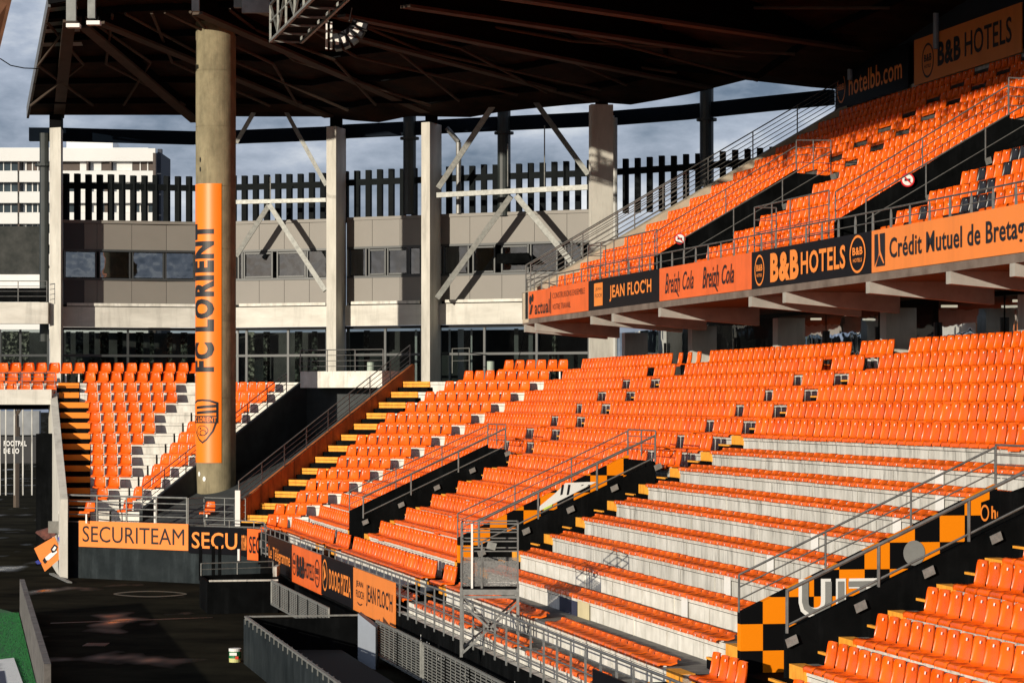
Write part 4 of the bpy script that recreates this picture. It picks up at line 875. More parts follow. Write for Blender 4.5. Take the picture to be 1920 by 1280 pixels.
def fq(x0, x1, z0, z1, m, name, off=0, ro=ob, off2=None):
    A, B_ = at(x0, off), at(x1, off); th = .08
    n = Vector((B_.y-A.y, -(B_.x-A.x))).normalized()
    b = MB(); b.hexa([V2(A, z0), V2(B_, z0), V2(B_-n*th, z0), V2(A-n*th, z0)], [V2(A, z1), V2(B_, z1), V2(B_-n*th, z1), V2(A-n*th, z1)]); return b.build(name, m, ro)
bays = [([118, 158, 182, 247, 312, 372], [(122, 180), (187, 244), (249, 307), (311, 364)]), ([440, 486, 533, 580, 614], [(447, 454), (458, 510), (520, 572), (576, 612)]), ([650, 698, 750, 790], [(654, 686), (692, 722), (727, 763), (767, 788)]), ([826, 881, 941, 1002, 1063, 1106], [(831, 878), (887, 927), (941, 990), (995, 1044), (1060, 1090)])]
wgap = .012
for bi, (xs, ws) in enumerate(bays):
    x0, x1 = xs[0], xs[-1]
    fq(x0, x1, ZL-.1, ZP1, DARKROOM, 'inner_wall', -1.2)
    for a, c in zip(xs, xs[1:]):
        pm = PANELSH if (bi == 0 and a == 118) else PANEL
        e = .35
        fq(a+e, c-e, ZW1+.09, ZP1-.14, pm, 'cladding_panel'); fq(a+e, c-e, ZP0, ZW0-.06, pm, 'cladding_panel')
    fq(x0, x1, ZP1-.13, ZP1, PANEL, 'parapet_cap', .05); fq(x0, x1, ZP0, ZP1-.14, PANELSH, 'backing', -.1) if False else None
    fq(x0, x1, ZW1+.0, ZW1+.09, FRAME, 'window_head', .03); fq(x0, x1, ZW0-.07, ZW0+.02, FRAME, 'window_sill', .03)
    for wi, (a, c) in enumerate(ws):
        fq(a, c, ZW0+.06, ZW1-.03, GLASSU, 'window_pane', -.08)
        for m_ in (a, c): fq(m_-1.3, m_+1.3, ZW0, ZW1, FRAME, 'window_mullion', .0)
        if wi in (1, 2) and bi > 0:
            for (u0, u1, v0, v1) in ((a+2, c-2, ZW1-.1, ZW1-.03), (a+2, c-2, ZW0+.04, ZW0+.11)): fq(u0, u1, v0, v1, FRAME, 'sash', .02)
    # pale sill, white concrete band and dark shadow gap
    fq(x0+8, x1-4, ZL+.0, ZL+.12, CONCW, 'ledge', .35)
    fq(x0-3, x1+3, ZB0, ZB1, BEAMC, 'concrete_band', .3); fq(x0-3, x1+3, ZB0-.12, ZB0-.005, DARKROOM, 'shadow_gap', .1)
# open awning window in the right bay
b = MB(); A, B_ = at(932, .05), at(990, .05); A2, B2 = at(930, .75), at(996, .75); b.quad(V2(A, ZW1-.35), V2(B_, ZW1-.35), V2(B2, ZW0+.35), V2(A2, ZW0+.35)); b.build('open_window_sash', BLACK, ob)
# small red thing on the sill and desk
o = box(V2(at(914, -.4), ZW0+.25), (.07, 0, 0), (0, .07, 0), (0, 0, .12)).build('red_bottle', mat('red_plastic', (.6, .03, .01), .4)); o['label'] = 'small red object standing inside an office window'; o['category'] = 'bottle'
# ground floor glazing behind the top walkway
gg = root('concourse_windows', V2(at(500), Nk(0)), 'tall dark glazed wall behind the corner walkway with pale posts beyond', 'glazing')
ZG0, ZG1, ZT = Nk(1)+.0, ZB0-.1, CZ+1.93
IN = mat('dim_interior', (.012, .013, .013), .8, 0, 1.2, (.05, .055, .05), detail=9)
LEAF = mat('dim_leaves_beyond', (.003, .005, .003), .9, 0, 7, (.26, .28, .22), detail=12); LEAF.node_tree.nodes['Color Ramp'].color_ramp.elements[0].position = .50; LEAF.node_tree.nodes['Color Ramp'].color_ramp.elements[1].position = .64
for x0, x1, ms in ((0, 92, [0, 38, 90]), (118, 372, [118, 240, 370]), (440, 614, [445, 462, 540, 612]), (648, 792, [652, 722, 790]), (822, 1106, [824, 908, 1006, 1104])):
    fq(x0, x1, ZG0-.3, ZG1, IN, 'rear_wall', -5, gg); fq(x0, x1, ZG0-.35, ZG0-.27, IN, 'floor', -1, gg)
    for a, c in zip(ms, ms[1:]):
        fq(a+1.5, c-1.5, ZG0, ZT-.04, GLASSL, 'pane', -.05, gg); fq(a+1.5, c-1.5, ZT+.04, ZG1, GLASSL, 'pane', -.05, gg)
    for m_ in ms: fq(m_-2, m_+2, ZG0, ZG1, FRAME, 'mullion', .06, gg)
    fq(x0, x1, ZT-.06, ZT+.04, FRAME, 'transom', .05, gg)
for x, w_, m in ((128, 8, LEAF), (149, 14, LEAF), (172, 10, LEAF), (196, 16, LEAF), (225, 10, LEAF), (262, 14, LEAF), (285, 8, LEAF), (318, 10, LEAF), (345, 12, LEAF), (470, 14, LEAF), (500, 12, LEAF), (560, 14, LEAF), (590, 10, LEAF), (688, 11, LEAF), (780, 4, WHITE), (843, 4, WHITE), (864, 11, WHITE), (884, 3, WHITE), (968, 8, GREYP), (995, 8, GREYP), (1040, 10, LEAF), (30, 50, LEAF)):
    q = at(x, -1.5); o = box(V2(q, (ZG0+ZG1)/2), (w_/2*q.y/F, 0, 0), (0, .03, 0), (0, 0, (ZG1-ZG0)/2*.96)); o = o.build('view_strip', m, gg)
for x, wx in ((920, 12), (695, 12)):
    q = at(x, .55); o = MB().tube(V2(q, Nk(0)), V2(q, CZ+.2+1.4), .15, 12).build('round_bollard', mat('pale_green_paint', (.35, .42, .36), .6)); o['label'] = 'pale green round post on the walkway '+('beside the top seats' if x > 800 else 'behind the landing rail'); o['category'] = 'post'
railing([V2(at(848, .5), Nk(0)), V2(at(880, 1.6), Nk(0))], 1.0, 'short stair rail on the walkway behind the corner seats', nr=2, post=1.2, m=GALV)
# strip lights seen through the glass
for x in (161, 288): q = at(x, -.8); o = box(V2(q, CZ+4.13-.9), (.55, 0, 0), (0, .05, 0), (0, 0, .03)).build('strip_light', LAMP); o['label'] = 'strip light behind the concourse glass '+('nearest the far left pillar' if x < 200 else 'nearest the round column'); o['category'] = 'light'
# vertical slats on the roof edge of the office
ss = root('slat_screen', V2(at(500), ZP1), 'screen of dark upright slats standing on the office parapet', 'screen')
x = 124.
while x < 1478:
    q = at(x, -.28); zt = CZ+9.66+random.uniform(-.02, .02); b = MB(); b.box(V2(q, (ZP1+zt)/2-.1), (.105, -.03, 0), (.03, .12, 0), (0, 0, (zt-ZP1)/2+.1)); b.build('slat', SLAT, ss); x += 22*112/q.y*.985
for a, c in zip(RP[1:], RP[2:]):
    b = MB(); A, B_ = at(a[0], .1), at(c[0] if c[0] < 1500 else 1478, .1); A, B_ = at(a[0], -.2), at(c[0] if c[0] < 1500 else 1478, -.2); b.bar(V2(A, CZ+9.15), V2(B_, CZ+9.15), .08, .26); b.build('slat_rail', SLAT, ss)
# ring beam
rb = root('ring_beam', V2(at(500), CZ+11), 'long blue black steel ring beam carrying the back of the roof', 'beam')
for a, c in zip(RP, RP[1:]):
    x0 = max(a[0], 55); A, B_ = at(x0, -.3), at(c[0], -.3)
    if c[0] <= x0: continue
    b = MB(); b.bar(V2(A, CZ+11.32), V2(B_, CZ+11.32), .35, .56); b.build('beam_length', RINGB, rb)
# concrete pillars and dark posts
for i, (x0, xm, x1, yt) in enumerate(((93, 114, 118, 240), (612, 630, 649, 238), (790, 806, 828, 230), (1104, 1126, 1152, 212))):
    Y = rd(xm)-1.3; A, B_, D_ = WX(x0, Y+(.0)), WX(xm, Y-.28), WX(x1, Y+1.05); E_ = A+(D_-B_)
    b = MB(); zt = CZ+(HZ-yt)*Y/F; b.hexa([V2(p, 0 if i == 0 else Nk(0)-.5) for p in (A, B_, D_, E_)], [V2(p, zt) for p in (A, B_, D_, E_)]); o = b.build('facade_pillar', PILC)
    o['label'] = ['tall concrete pillar left of the striped stairs', 'concrete pillar standing above the ramp landing', 'concrete pillar between the two braced bays', 'concrete pillar just left of the upper tier'][i]; o['category'] = 'pillar'; o['group'] = 'pillars in front of the office'
    b = MB(); b.bar(V2((B_+E_)/2, zt), V2((B_+E_)/2, zt+1.6), .5, .5, (0, 1, 0)); b.build('steel_head', GIRD, o)
for x, yt, yb, lab in ((768, 200, 402, 'dark round steel post left of the middle pillar'), (945, 190, 405, 'dark round steel post in the middle of the braced bay'), (1325, 165, 350, 'dark round steel post behind the upper end railing'), (83, 250, 640, 'dark steel post left of the tall left pillar')):
    q = at(x, -.1); b = MB(); b.tube(V2(q, CZ+(HZ-yb)*q.y/F), V2(q, CZ+(HZ-yt)*q.y/F), .27 if x > 100 else .2, 14); o = b.build('steel_post', mat('black_green_steel', (.018, .024, .024), .45, .3, 2)); o['label'] = lab; o['category'] = 'post'; o['group'] = 'dark roof posts'
    b = MB(); zf = CZ+(HZ-yt-62)*q.y/F; b.tube(V2(q, zf), V2(q, zf+.1), .4, 14); b.build('collar', MAT['black_green_steel'], o)
q = at(860, .1); b = MB(); b.tube(V2(q, ZP1), V2(q, CZ+10.6), .11, 8); b.tube(V2(q, CZ+10.6), V2(at(838, .1), CZ+11.2), .11, 8); o = b.build('downpipe', GALVD); o['label'] = 'bent dark downpipe beside the middle steel post'; o['category'] = 'pipe'
q = at(1153, .9); b = MB(); b.tube(V2(q, Nk(0)), V2(q, CZ+11.2), .10, 8); o = b.build('downpipe', mat('pale_pipe', (.42, .42, .40), .6)); o['label'] = 'pale downpipe along the pillar left of the upper tier'; o['category'] = 'pipe'
def brace(pts, label, w_=.2):
    ro = root('cross_bracing', W(*pts[0][0], rd(pts[0][0][0])-1.4), label, 'bracing', 'steel bracing between the pillars')
    for (a, c, ww) in pts: b = MB(); b.bar(W(a[0], a[1], rd(a[0])-1.4), W(c[0], c[1], rd(c[0])-1.4), ww, ww*.8, (0, -1, 0)); b.build('steel_member', GALV, ro)
    return ro
brace([((443, 379), (612, 375), .17), ((505, 384), (443, 480), .2), ((505, 384), (610, 545), .2), ((443, 268), (497, 175), .17), ((520, 180), (612, 348), .17)], 'galvanised bracing frame between the round column and the landing pillar')
brace([((820, 366), (1103, 351), .2), ((958, 368), (820, 558), .22), ((968, 368), (1085, 508), .22), ((822, 352), (950, 160), .22), ((985, 165), (1103, 328), .2)], 'galvanised bracing frame between the middle pillar and the upper tier')
for x, y0, y1 in ((1021, 235, 350), (507, 332, 372), (952, 270, 350)):
    o = MB().tube(W(x, y1, rd(x)-1.4), W(x, y0, rd(x)-1.4), .025).build('hanging_rod', GALV); o['label'] = {1021: 'thin rod hanging to the right half of the brace', 507: 'short thin rod on the left brace', 952: 'thin rod beside the middle steel post'}[x]; o['category'] = 'rod'
# ---------------------------------------------------------------- roof
rf = root('roof', (-5, 105, 20), 'dark roof with deep steel girders over the corner and side stand', 'roof')
G = [((367, 228), 114.5, (157, 50), 101), ((617, 219), 112.8, (187, 43), 100.6), ((797, 210), 110.3, (370, 25), 98), ((1117, 190), 106.9, (525, 34), 98.5), ((1330, 165), 104, (640, 30), 92), ((1560, 130), 101, (760, 12), 86), ((1700, 107), 97, (840, -20), 78), ((110, 220), 114.5, (130, 40), 100)]
for (bx, bd, fx, fd_) in G:
    A = W(*bx, bd); B_ = W(*fx, fd_); up = Vector((0, 0, 1)); h = 1.25
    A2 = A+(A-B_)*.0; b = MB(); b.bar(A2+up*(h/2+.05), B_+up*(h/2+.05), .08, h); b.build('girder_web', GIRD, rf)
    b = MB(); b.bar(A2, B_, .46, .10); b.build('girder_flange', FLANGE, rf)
back = [W(x, y, rd(x)-.8) for x, y in ((52, 216), (365, 216), (445, 219), (612, 219), (700, 232), (788, 214), (860, 224), (945, 209), (1117, 192), (1187, 197), (1328, 170))]+[W(1385, 149, 103), W(1530, 165, 101), W(1570, 168, 100)]
front = [W(92, -4, 99.5), W(200, -22, 98.5), W(361, -30, 97.3), W(440, -34, 97), W(525, -38, 96.5), W(600, -40, 95.5)]
front = front+[V2(fS(s, -8.5), CZ+15.2+.02*(62-s)) for s in (60, 52, 44, 36, 28, 20, 10, -5)]  # unseen side edge set far forward so it shades the upper rows
back2 = back+[V2(fS(s, 24), CZ+13.3) for s in (42, 34, 24, 10, -5)]
def resample(P_, n):
    ln = [0]
    for a, c in zip(P_, P_[1:]): ln.append(ln[-1]+(c-a).length)
    out = []
    for i in range(n+1):
        t = ln[-1]*i/n; j = 0
        while j < len(P_)-2 and ln[j+1] < t: j += 1
        out.append(P_[j]+(P_[j+1]-P_[j])*((t-ln[j])/(ln[j+1]-ln[j]) if ln[j+1] > ln[j] else 0))
    return out
# pair the corner part with the corner part, the side part with the side part
bc, fc = resample(back, 26), resample(front[:6], 26); bs_, fs_ = resample([back[-1]]+back2[len(back):], 26), resample([front[5]]+front[6:], 26)
cr_b = (0, 0, .22)
for bb, ff in ((bc, fc), (bs_, fs_)):
    for i in range(26):
        for lv in (0,):
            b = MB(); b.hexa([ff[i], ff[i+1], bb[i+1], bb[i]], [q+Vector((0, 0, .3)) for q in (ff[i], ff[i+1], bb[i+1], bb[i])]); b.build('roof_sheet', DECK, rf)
    for t in (.12, .3, .48, .66, .84):
        for i in range(0, 26, 13):
            b = MB()
            for u in range(i, i+13): b.bar(ff[u]+(bb[u]-ff[u])*t-Vector((0, 0, .12)), ff[u+1]+(bb[u+1]-ff[u+1])*t-Vector((0, 0, .12)), .14, .22)
            b.build('purlin', GIRD, rf)
for bb, ff in ((bc, fc), (bs_, fs_)):
    for i in range(0, 24, 3):
        for t0, t1 in ((.12, .48), (.48, .84)):
            lp = lambda i_, t: ff[i_]+(bb[i_]-ff[i_])*t-Vector((0, 0, .3))
            b = MB(); b.tube(lp(i, t0), lp(i+2, t1), .06); b.build('bracing_tube', FLANGE, rf); b = MB(); b.tube(lp(i+2, t0), lp(i, t1), .06); b.build('bracing_tube', FLANGE, rf)
RL = mat('pale_rooflight', (.30, .34, .33), .6)
for i in range(7):
    t0 = .02+i*.055; b = MB(); j = 0; f1, f2 = fc[0]+(fc[1]-fc[0])*.15, fc[0]+(fc[3]-fc[0])*(.9-.07*i); e1, e2 = bc[0], bc[0]+(bc[3]-bc[0])*.8
    L_ = lambda A_, B__, t: A_+(B__-A_)*t-Vector((0, 0, .03)); b.quad(L_(f1, e1, t0), L_(f2, e2, t0), L_(f2, e2, t0+.03), L_(f1, e1, t0+.03)); b.build('rooflight', RL, rf)
b = MB()
for q, q2 in zip(front, front[1:]): b.bar(q+Vector((0, 0, .1)), q2+Vector((0, 0, .1)), .2, .7)
b.build('edge_beam', GIRD, rf)
b = MB(); q = W(92, -4, 99.5); b.bar(q+Vector((0, 0, -.1)), W(52, 216, rd(52)-.8)+Vector((0, 0, .1)), .1, .5); b.build('verge_trim', GALVD, rf)
for x, y0, y1, w_, lab in ((134, -10, 40, 18, 'left grey boxed girder end with a floodlight'), (172, -10, 35, 14, 'second grey boxed girder end with a floodlight'), (367, -10, 22, 14, 'grey girder end above the round column'), (450, -12, 15, 22, 'grey steel box at the roof edge above the column')):
    Y = 97.5; c = W(x, (y0+y1)/2, Y); o = box(c, (w_/2*Y/F, 0, 0), (0, .12, 0), (0, 0, (y1-y0)/2*Y/F)).build('girder_end', mat('grey_roof_steel', (.20, .21, .20), .55, .2, 3)); o['label'] = lab; o['category'] = 'girder end'; o['group'] = 'boxed girder ends at the roof edge'
    if x < 200:
        o2 = box(W(x+4, y1+9, Y), (.24, 0, 0), (0, .2, 0), (0, 0, .07)).build('floodlight', WHITE); o2['label'] = 'small white floodlight under the '+('left' if x < 150 else 'second')+' boxed girder end'; o2['category'] = 'light'
# hanging gantry with loudspeakers
ga = root('gantry', W(550, 20, 92), 'galvanised maintenance gantry hanging below the roof edge', 'gantry')
def gb(a, c, w_, nm='gantry_bar'): b = MB(); b.bar(a, c, w_, w_, (0, 0, 1)); b.build(nm, GALV, ga)
gp_ = lambda s, p, z: V2(fS(s, p), CZ+z)
SG = 57.3
for p in (-1.75, -.7):
    for z, w_ in ((12.1, .09), (13.35, .08), (12.75, .06)):
        for i in range(6): gb(gp_(SG-i*11, p, z), gp_(SG-i*11-11, p, z), w_, 'chord')
    for i in range(33):
        s = SG-i*2; gb(gp_(s, p, 12.1), gp_(s, p, 13.35), .07, 'upright'); gb(gp_(s, p, 12.1 if i % 2 else 13.35), gp_(s-2, p, 13.35 if i % 2 else 12.1), .06, 'diagonal')
for i in range(33): gb(gp_(SG-i*2, -1.75, 12.1), gp_(SG-i*2, -.7, 12.1), .06, 'cross_bar')
for i in range(11):
    b = MB(); a_, c_ = SG-i*6, SG-i*6-5.9; b.hexa([gp_(a_, -1.6, 12.16), gp_(c_, -1.6, 12.16), gp_(c_, -.85, 12.16), gp_(a_, -.85, 12.16)], [gp_(a_, -1.6, 12.2), gp_(c_, -1.6, 12.2), gp_(c_, -.85, 12.2), gp_(a_, -.85, 12.2)]); b.build('shadow_floor', GIRD, ga)  # solid floor added to cast a full shadow band on the upper seats
rgf = box(W(440+40, -2+6, 97), (.5, 0, 0), (0, .1, 0), (0, 0, .4)).build('cladding_sheet', MAT['grey_roof_steel'], ga)
sp = root('loudspeaker_array', W(650, 60, 90), 'curved hanging array of black loudspeakers with pale labels', 'loudspeaker')
for i, (x, y) in enumerate(((633, 80), (646, 76), (658, 69), (669, 58), (675, 47))):
    a_ = -.15-.28*i; c = W(x, y, 90); R_ = Matrix.Rotation(a_, 4, 'Y')
    b = MB(); b.box(c, R_ @ Vector((.11, 0, 0)), (0, .3, 0), R_ @ Vector((0, 0, .26))); bx_ = b.build('speaker_box', BLACKS, sp)
    b = MB(); b.box(c+Vector((0, -.305, -.02)), R_ @ Vector((.06, 0, 0)), (0, .004, 0), R_ @ Vector((0, 0, .1))); b.build('label_plate', WHITE, bx_)
for x in (612, 621): b = MB(); b.bar(W(x, 93, 90), W(x, 42, 90), .07, .07); b.build('pale_bar', WHITE, sp)
for x, y, x2, y2 in ((608, 20, 616, 42), (660, 15, 655, 40)): b = MB(); b.tube(W(x, y, 90), W(x2, y2, 90), .02); b.build('cable', GALV, sp)
# ---------------------------------------------------------------- far left: other stand roof, apartments, entrance
o = MB().hexa([W(-60, 120, 80), W(-6, 115, 80), W(22, 0, 78), W(-60, -60, 78)], [W(-60, 116, 80), W(-6, 111, 80), W(22, -5, 78), W(-60, -66, 78)]).build('neighbour_roof', mat('rusty_roof_edge', (.12, .05, .025), .7, .3, 2)); o['label'] = 'dark brown roof edge of another stand at the top left corner'; o['category'] = 'roof'
D = 360.; k_ = D/F
ap = root('apartment_block', W(150, 400, D), 'white apartment block with balconies seen beyond the slats', 'building')
AW = mat('white_render', (.70, .70, .68), .8, .06, .08); AG = mat('dark_apartment_glass', (.03, .045, .055), .15, .5, .4); AB = mat('brown_divider', (.09, .07, .06), .8)
def ax(x0, x1, y0, y1, d0, d1, m, nm): # d offsets in metres towards viewer
    c = W((x0+x1)/2, (y0+y1)/2, D-(d0+d1)/2); b = MB(); b.box(c, ((x1-x0)/2*k_, 0, 0), (0, abs(d1-d0)/2, 0), (0, 0, (y1-y0)/2*k_)); return b.build(nm, m, ap)
ax(-60, 292, 282, 640, -12, 0, AW, 'wall'); ax(292, 311, 290, 640, -11, -1, mat('dark_gable', (.04, .045, .06), .8), 'gable'); ax(131, 218, 267, 285, -8, -2, AW, 'roof_housing'); ax(-60, 292, 279, 303, 0, 1.2, AW, 'parapet')
ax(296, 304, 280, 292, -3, -2, MAT['dark_gable'], 'roof_vent')
for i in range(5):
    y = 303+i*39
    ax(-60, 34, y, y+18, .0, .05, AG, 'window_band'); ax(-60, 34, y+18, y+39, .05, 1.2, AW, 'balcony_front')
    ax(40, 292, y, y+17, .0, .05, AG if i else AB, 'recess'); ax(38, 292, y+18, y+39, .05, 1.3, AW, 'balcony_front')
    for x in range(-50, 34, 14): ax(x, x+1.5, y, y+18, .05, .12, AW, 'window_mullion')
    for x, x2, m in ((44, 50, AW), (60, 62, AW), (70, 72, AW), (150, 162, AW), (170, 190, AW), (196, 206, AB), (212, 236, AW), (236, 248, AW), (262, 264, AW), (276, 278, AW)): ax(x, x2, y, y+17, .05, .15, m, 'window_divider')
    for x in (36, 165, 208): ax(x-1.5, x+1.5, y, y+20, .05, 1.0, AB, 'balcony_divider')
ax(288, 293, 288, 640, .05, 1.4, AB, 'edge_strip')
# dark block and glass canopy left of the pillar
def bx(x0, x1, y0, y1, Y, m, nm, lab, cat, th=.3, **k):
    o = box(W((x0+x1)/2, (y0+y1)/2, Y), ((x1-x0)/2*Y/F, 0, 0), (0, th, 0), (0, 0, (y1-y0)/2*Y/F)).build(nm, m); o['label'] = lab; o['category'] = cat
    for a, b in k.items(): o[a] = b
    return o
bx(-40, 80, 425, 515, 150, mat('dark_hedge_wall', (.012, .015, .013), .9, 0, 1.5, (.05, .05, .045)), 'dark_wall', 'dark weathered wall below the apartment block', 'wall')
bx(-40, 80, 515, 545, 149, WHITE, 'low_building', 'low white building strip beyond the left pillar', 'building')
bx(-40, 92, 567, 607, 113.4, BEAMC, 'link_beam', 'sunlit concrete band left of the tall pillar', 'beam')
railing([W(-20, 565, 113), W(88, 565, 113)], .85, 'thin railing on the concrete band at far left', nr=4, post=1.2)
bx(-40, 88, 540, 566, 114.5, BLACK, 'dark_screen', 'dark slatted screen behind the far left railing', 'screen', .05)
bx(-40, 106, 730, 758, 109.5, BEAMC, 'entrance_beam', 'sunlit concrete beam over the dark players entrance', 'beam', 1.2)
railing([W(-20, 728, 108.2), W(103, 728, 108.2)], .62, 'thin railing in front of the seats over the entrance', nr=4, post=1.3)
# entrance void
en = root('entrance_tunnel', W(50, 900, 112), 'deep dark vehicle entrance under the left seats', 'entrance')
for a in ((Vector((WX(88, 107).x, 107, 2.6)), (.33, 0, 0), (0, .6, 0), (0, 0, 2.6)),): box(*a).build('side_wall', BLACK, en)
box(W(25, 762, 118), (2.6, 0, 0), (0, 8, 0), (0, 0, .1)).build('ceiling', BLACK, en)
for x, w_ in ((0, 3), (11, 3), (27, 3), (43, 3), (60, 3)):
    Y = 150.; o = box(W(x, 840, Y), (w_/2.6*Y/F, 0, 0), (0, .05, 0), (0, 0, 2.6)).build('flag_pole', CONC); o['label'] = f'thin white upright pole beyond the entrance, {["outermost left", "second", "third", "fourth", "nearest the tunnel wall"][[0, 11, 27, 43, 60].index(x)]}'; o['category'] = 'pole'; o['group'] = 'white poles beyond the entrance'
bx(-20, 72, 818, 868, 160, mat('black_hoarding', (.01, .01, .012), .6), 'hoarding', 'black hoarding with white words beyond the entrance', 'hoarding', .1)
hb = bpy.context.scene.objects['hoarding']
for t_, x0, x1, y in (('FOOTPAL', 7, 50, 836), ('DE LO', 7, 36, 850)):
    vf = text_bm(t_, (x1-x0)*160/F, .32, .03); o_ = W(x0, y, 159.85); put('lettering', vf, lambda u, v: o_+Vector((u, 0, v)), WHITE, hb)
bx(-40, 75, 770, 815, 175, mat('far_grey_render', (.22, .23, .24), .8, .3, .5), 'far_building', 'pale building seen through the entrance', 'building', .3)
tr = root('bare_tree', W(30, 900, 165), 'bare winter tree branches framed by the entrance', 'tree'); b = MB(); random.seed(3)
b.tube(W(30, 1050, 165), W(32, 800, 165), .2)
def branch(p, d, l, r, n):
    q = p+d*l; b.tube(p, q, r, 4)
    if n:
        for _ in range(3): branch(q, (d+Vector((random.uniform(-.8, .8), random.uniform(-.3, .3), random.uniform(-.2, .5)))).normalized(), l*.75, r*.6, n-1)
branch(W(32, 800, 165), Vector((0, 0, 1)), .7, .12, 5); b.build('branches', mat('bark', (.08, .06, .045), .9), tr)
random.seed(11)
# ---------------------------------------------------------------- things on the ground
def seg_wall(p, y0, y1, z1, m, name, label, cat, th=.12, n=6, z0=0., cap=None):
    ro = root(name, V2(pS(p, y0), 0), label, cat)
    for i in range(n):
        a = y0+(y1-y0)*i/n; c = y0+(y1-y0)*(i+1)/n; A, B_ = pS(p, a), pS(p, c-.02 if y1 < y0 else c); d = (B_-A).normalized(); nn = Vector((d.y, -d.x))*th
        b = MB(); b.hexa([V2(A-nn, z0), V2(B_-nn, z0), V2(B_, z0), V2(A, z0)], [V2(A-nn, z1), V2(B_-nn, z1), V2(B_, z1), V2(A, z1)]); b.build('panel', m, ro)
    return ro
# pitch-side board wall
pb = root('pitch_board_wall', (-15, 82, 0), 'low weathered grey board wall between green turf and dark ground', 'wall')
BRDW = mat('weathered_board', (.05, .045, .042), .85, 0, 2.5, (.16, .145, .135), bump=.3, detail=9)
n = 22; A0, B0 = Vector((-15.05, 82.6)), Vector((-9.7, 56.0))
for i in range(n):
    A = A0+(B0-A0)*(i/n); B_ = A0+(B0-A0)*((i+.985)/n); nn = Vector((.14, .03))
    b = MB(); b.hexa([V2(A, .02), V2(B_, .02), V2(B_+nn, .02), V2(A+nn, .02)], [V2(A, 1.05), V2(B_, 1.05), V2(B_+nn, 1.05), V2(A+nn, 1.05)]); b.build('board', BRDW, pb)
tv = MB(); tv.quad((-40, 40, .012), (B0.x+3.2, 40, .012), (B0.x, B0.y, .012), (A0.x, A0.y-.2, .012), (-16.2, 84.8, .012), (-40, 84.8, .012)); tv.build('turf', TURF, kind='structure')
gr = MB()
for i in range(16000):
    t = random.random(); a = A0+(B0-A0)*t; x = a.x-.05-random.random()**1.5*3.2; y = a.y; h = random.uniform(.02, .05); s_ = random.uniform(-.02, .02)
    gr.quad((x, y, .012), (x+.02, y, .012), (x+s_+.01, y+random.uniform(-.02, .02), .012+h))
gr.build('turf_blades', TURF, kind='stuff', label='tufts of the green turf along the board wall', category='grass')
hs = root('white_board', W(20, 1262, 63.5), 'white and navy printed sheet lying on the green turf', 'board')
b = MB(); q = [W(-30, 1242, 67.0), W(26, 1233, 67.9), W(48, 1300, 60.2), W(-30, 1300, 60.2)]; q = [Vector((p.x, p.y, .05)) for p in q]; b.hexa([p-Vector((0, 0, .03)) for p in q], q); b.build('sheet', WHITE, hs)
b = MB(); q = [Vector((p.x, p.y, .056)) for p in (W(-30, 1266, 64.3), W(8, 1263, 64.6), W(14, 1300, 60.4), W(-30, 1300, 60.4))]; b.quad(*q); b.build('navy_print', BLUEP, hs)
for i in range(5): q = [Vector((p.x, p.y, .057)) for p in (W(-30, 1246+i*3.4, 66.3-i*.35), W(10-2*(i % 3), 1247+i*3.4, 66.2-i*.35), W(-30, 1248+i*3.4, 66.1-i*.35))]; b = MB(); b.quad(*q); b.build('print_stroke', INKB, hs)
# bucket
bk = root('paint_bucket', (-6.85, 67.4, 0), 'green and white paint bucket standing on the dark ground', 'bucket')
def cylz(c, r0, r1, z0, z1, m, nm, ro, n=20):
    b = MB(); P = lambda i, r, z: (c[0]+r*math.cos(2*math.pi*i/n), c[1]+r*math.sin(2*math.pi*i/n), z)
    b.hexa([P(i, r0, z0) for i in range(n)], [P(i, r1, z1) for i in range(n)]); return b.build(nm, m, ro)
BG = mat('bucket_green', (.01, .16, .05), .4)
c = (-6.9, 67.3); cylz(c, .145, .15, 0, .1, mat('bucket_yellow', (.6, .6, .25), .4), 'base', bk); cylz(c, .15, .152, .1, .27, BG, 'green_label', bk); cylz(c, .152, .155, .27, .34, WHITE, 'rim', bk)
b = MB(); b.box((c[0]-.03, c[1]-.158, .21), (.09, .0, 0), (0, .004, 0), (0, 0, .035)); b.build('white_label', WHITE, bk); b = MB(); b.box((c[0]+.06, c[1]-.158, .12), (.04, 0, 0), (0, .004, 0), (0, 0, .035)); b.build('red_label', MAT['red_plastic'], bk)
# first pen: black box with rail near the corner
pn = root('black_pen', W(450, 1120, 82), 'low black walled pen with grey rail below the corner banners', 'pen')
zt = .98
def wl(A, B_, z0, z1, m, nm, ro, th=.1):
    A = Vector(A); B_ = Vector(B_); d = (B_-A).normalized(); nn = Vector((d.y, -d.x))*th/2
    b = MB(); b.hexa([V2(A-nn, z0), V2(B_-nn, z0), V2(B_+nn, z0), V2(A+nn, z0)], [V2(A-nn, z1), V2(B_-nn, z1), V2(B_+nn, z1), V2(A+nn, z1)]); return b.build(nm, m, ro)
P0, P1 = WX(392, 82.5), WX(521, 82.9); P2_, P3 = WX(377, 85.4), WX(512, 86.6)
wl(P0, P1, 0, zt, BLACK, 'front_wall', pn); wl(P2_, P0, 0, zt, BLACK, 'side_wall', pn); wl(P2_, P3, 0, zt, BLACK, 'rear_wall', pn); wl(P3, P1, 0, zt, BLACK, 'side_wall', pn)
b = MB(); b.quad(*[V2(p, .01) for p in (P2_, P0, P1, P3)]); b.build('floor', BLACK, pn)
wl(P0, P1, zt, zt+.05, CONC, 'coping', pn, .12)
railing([V2(P2_, zt), V2(P3, zt)], .38, 'short grey rail on the back of the black pen', nr=2, post=1.3, m=GALV)
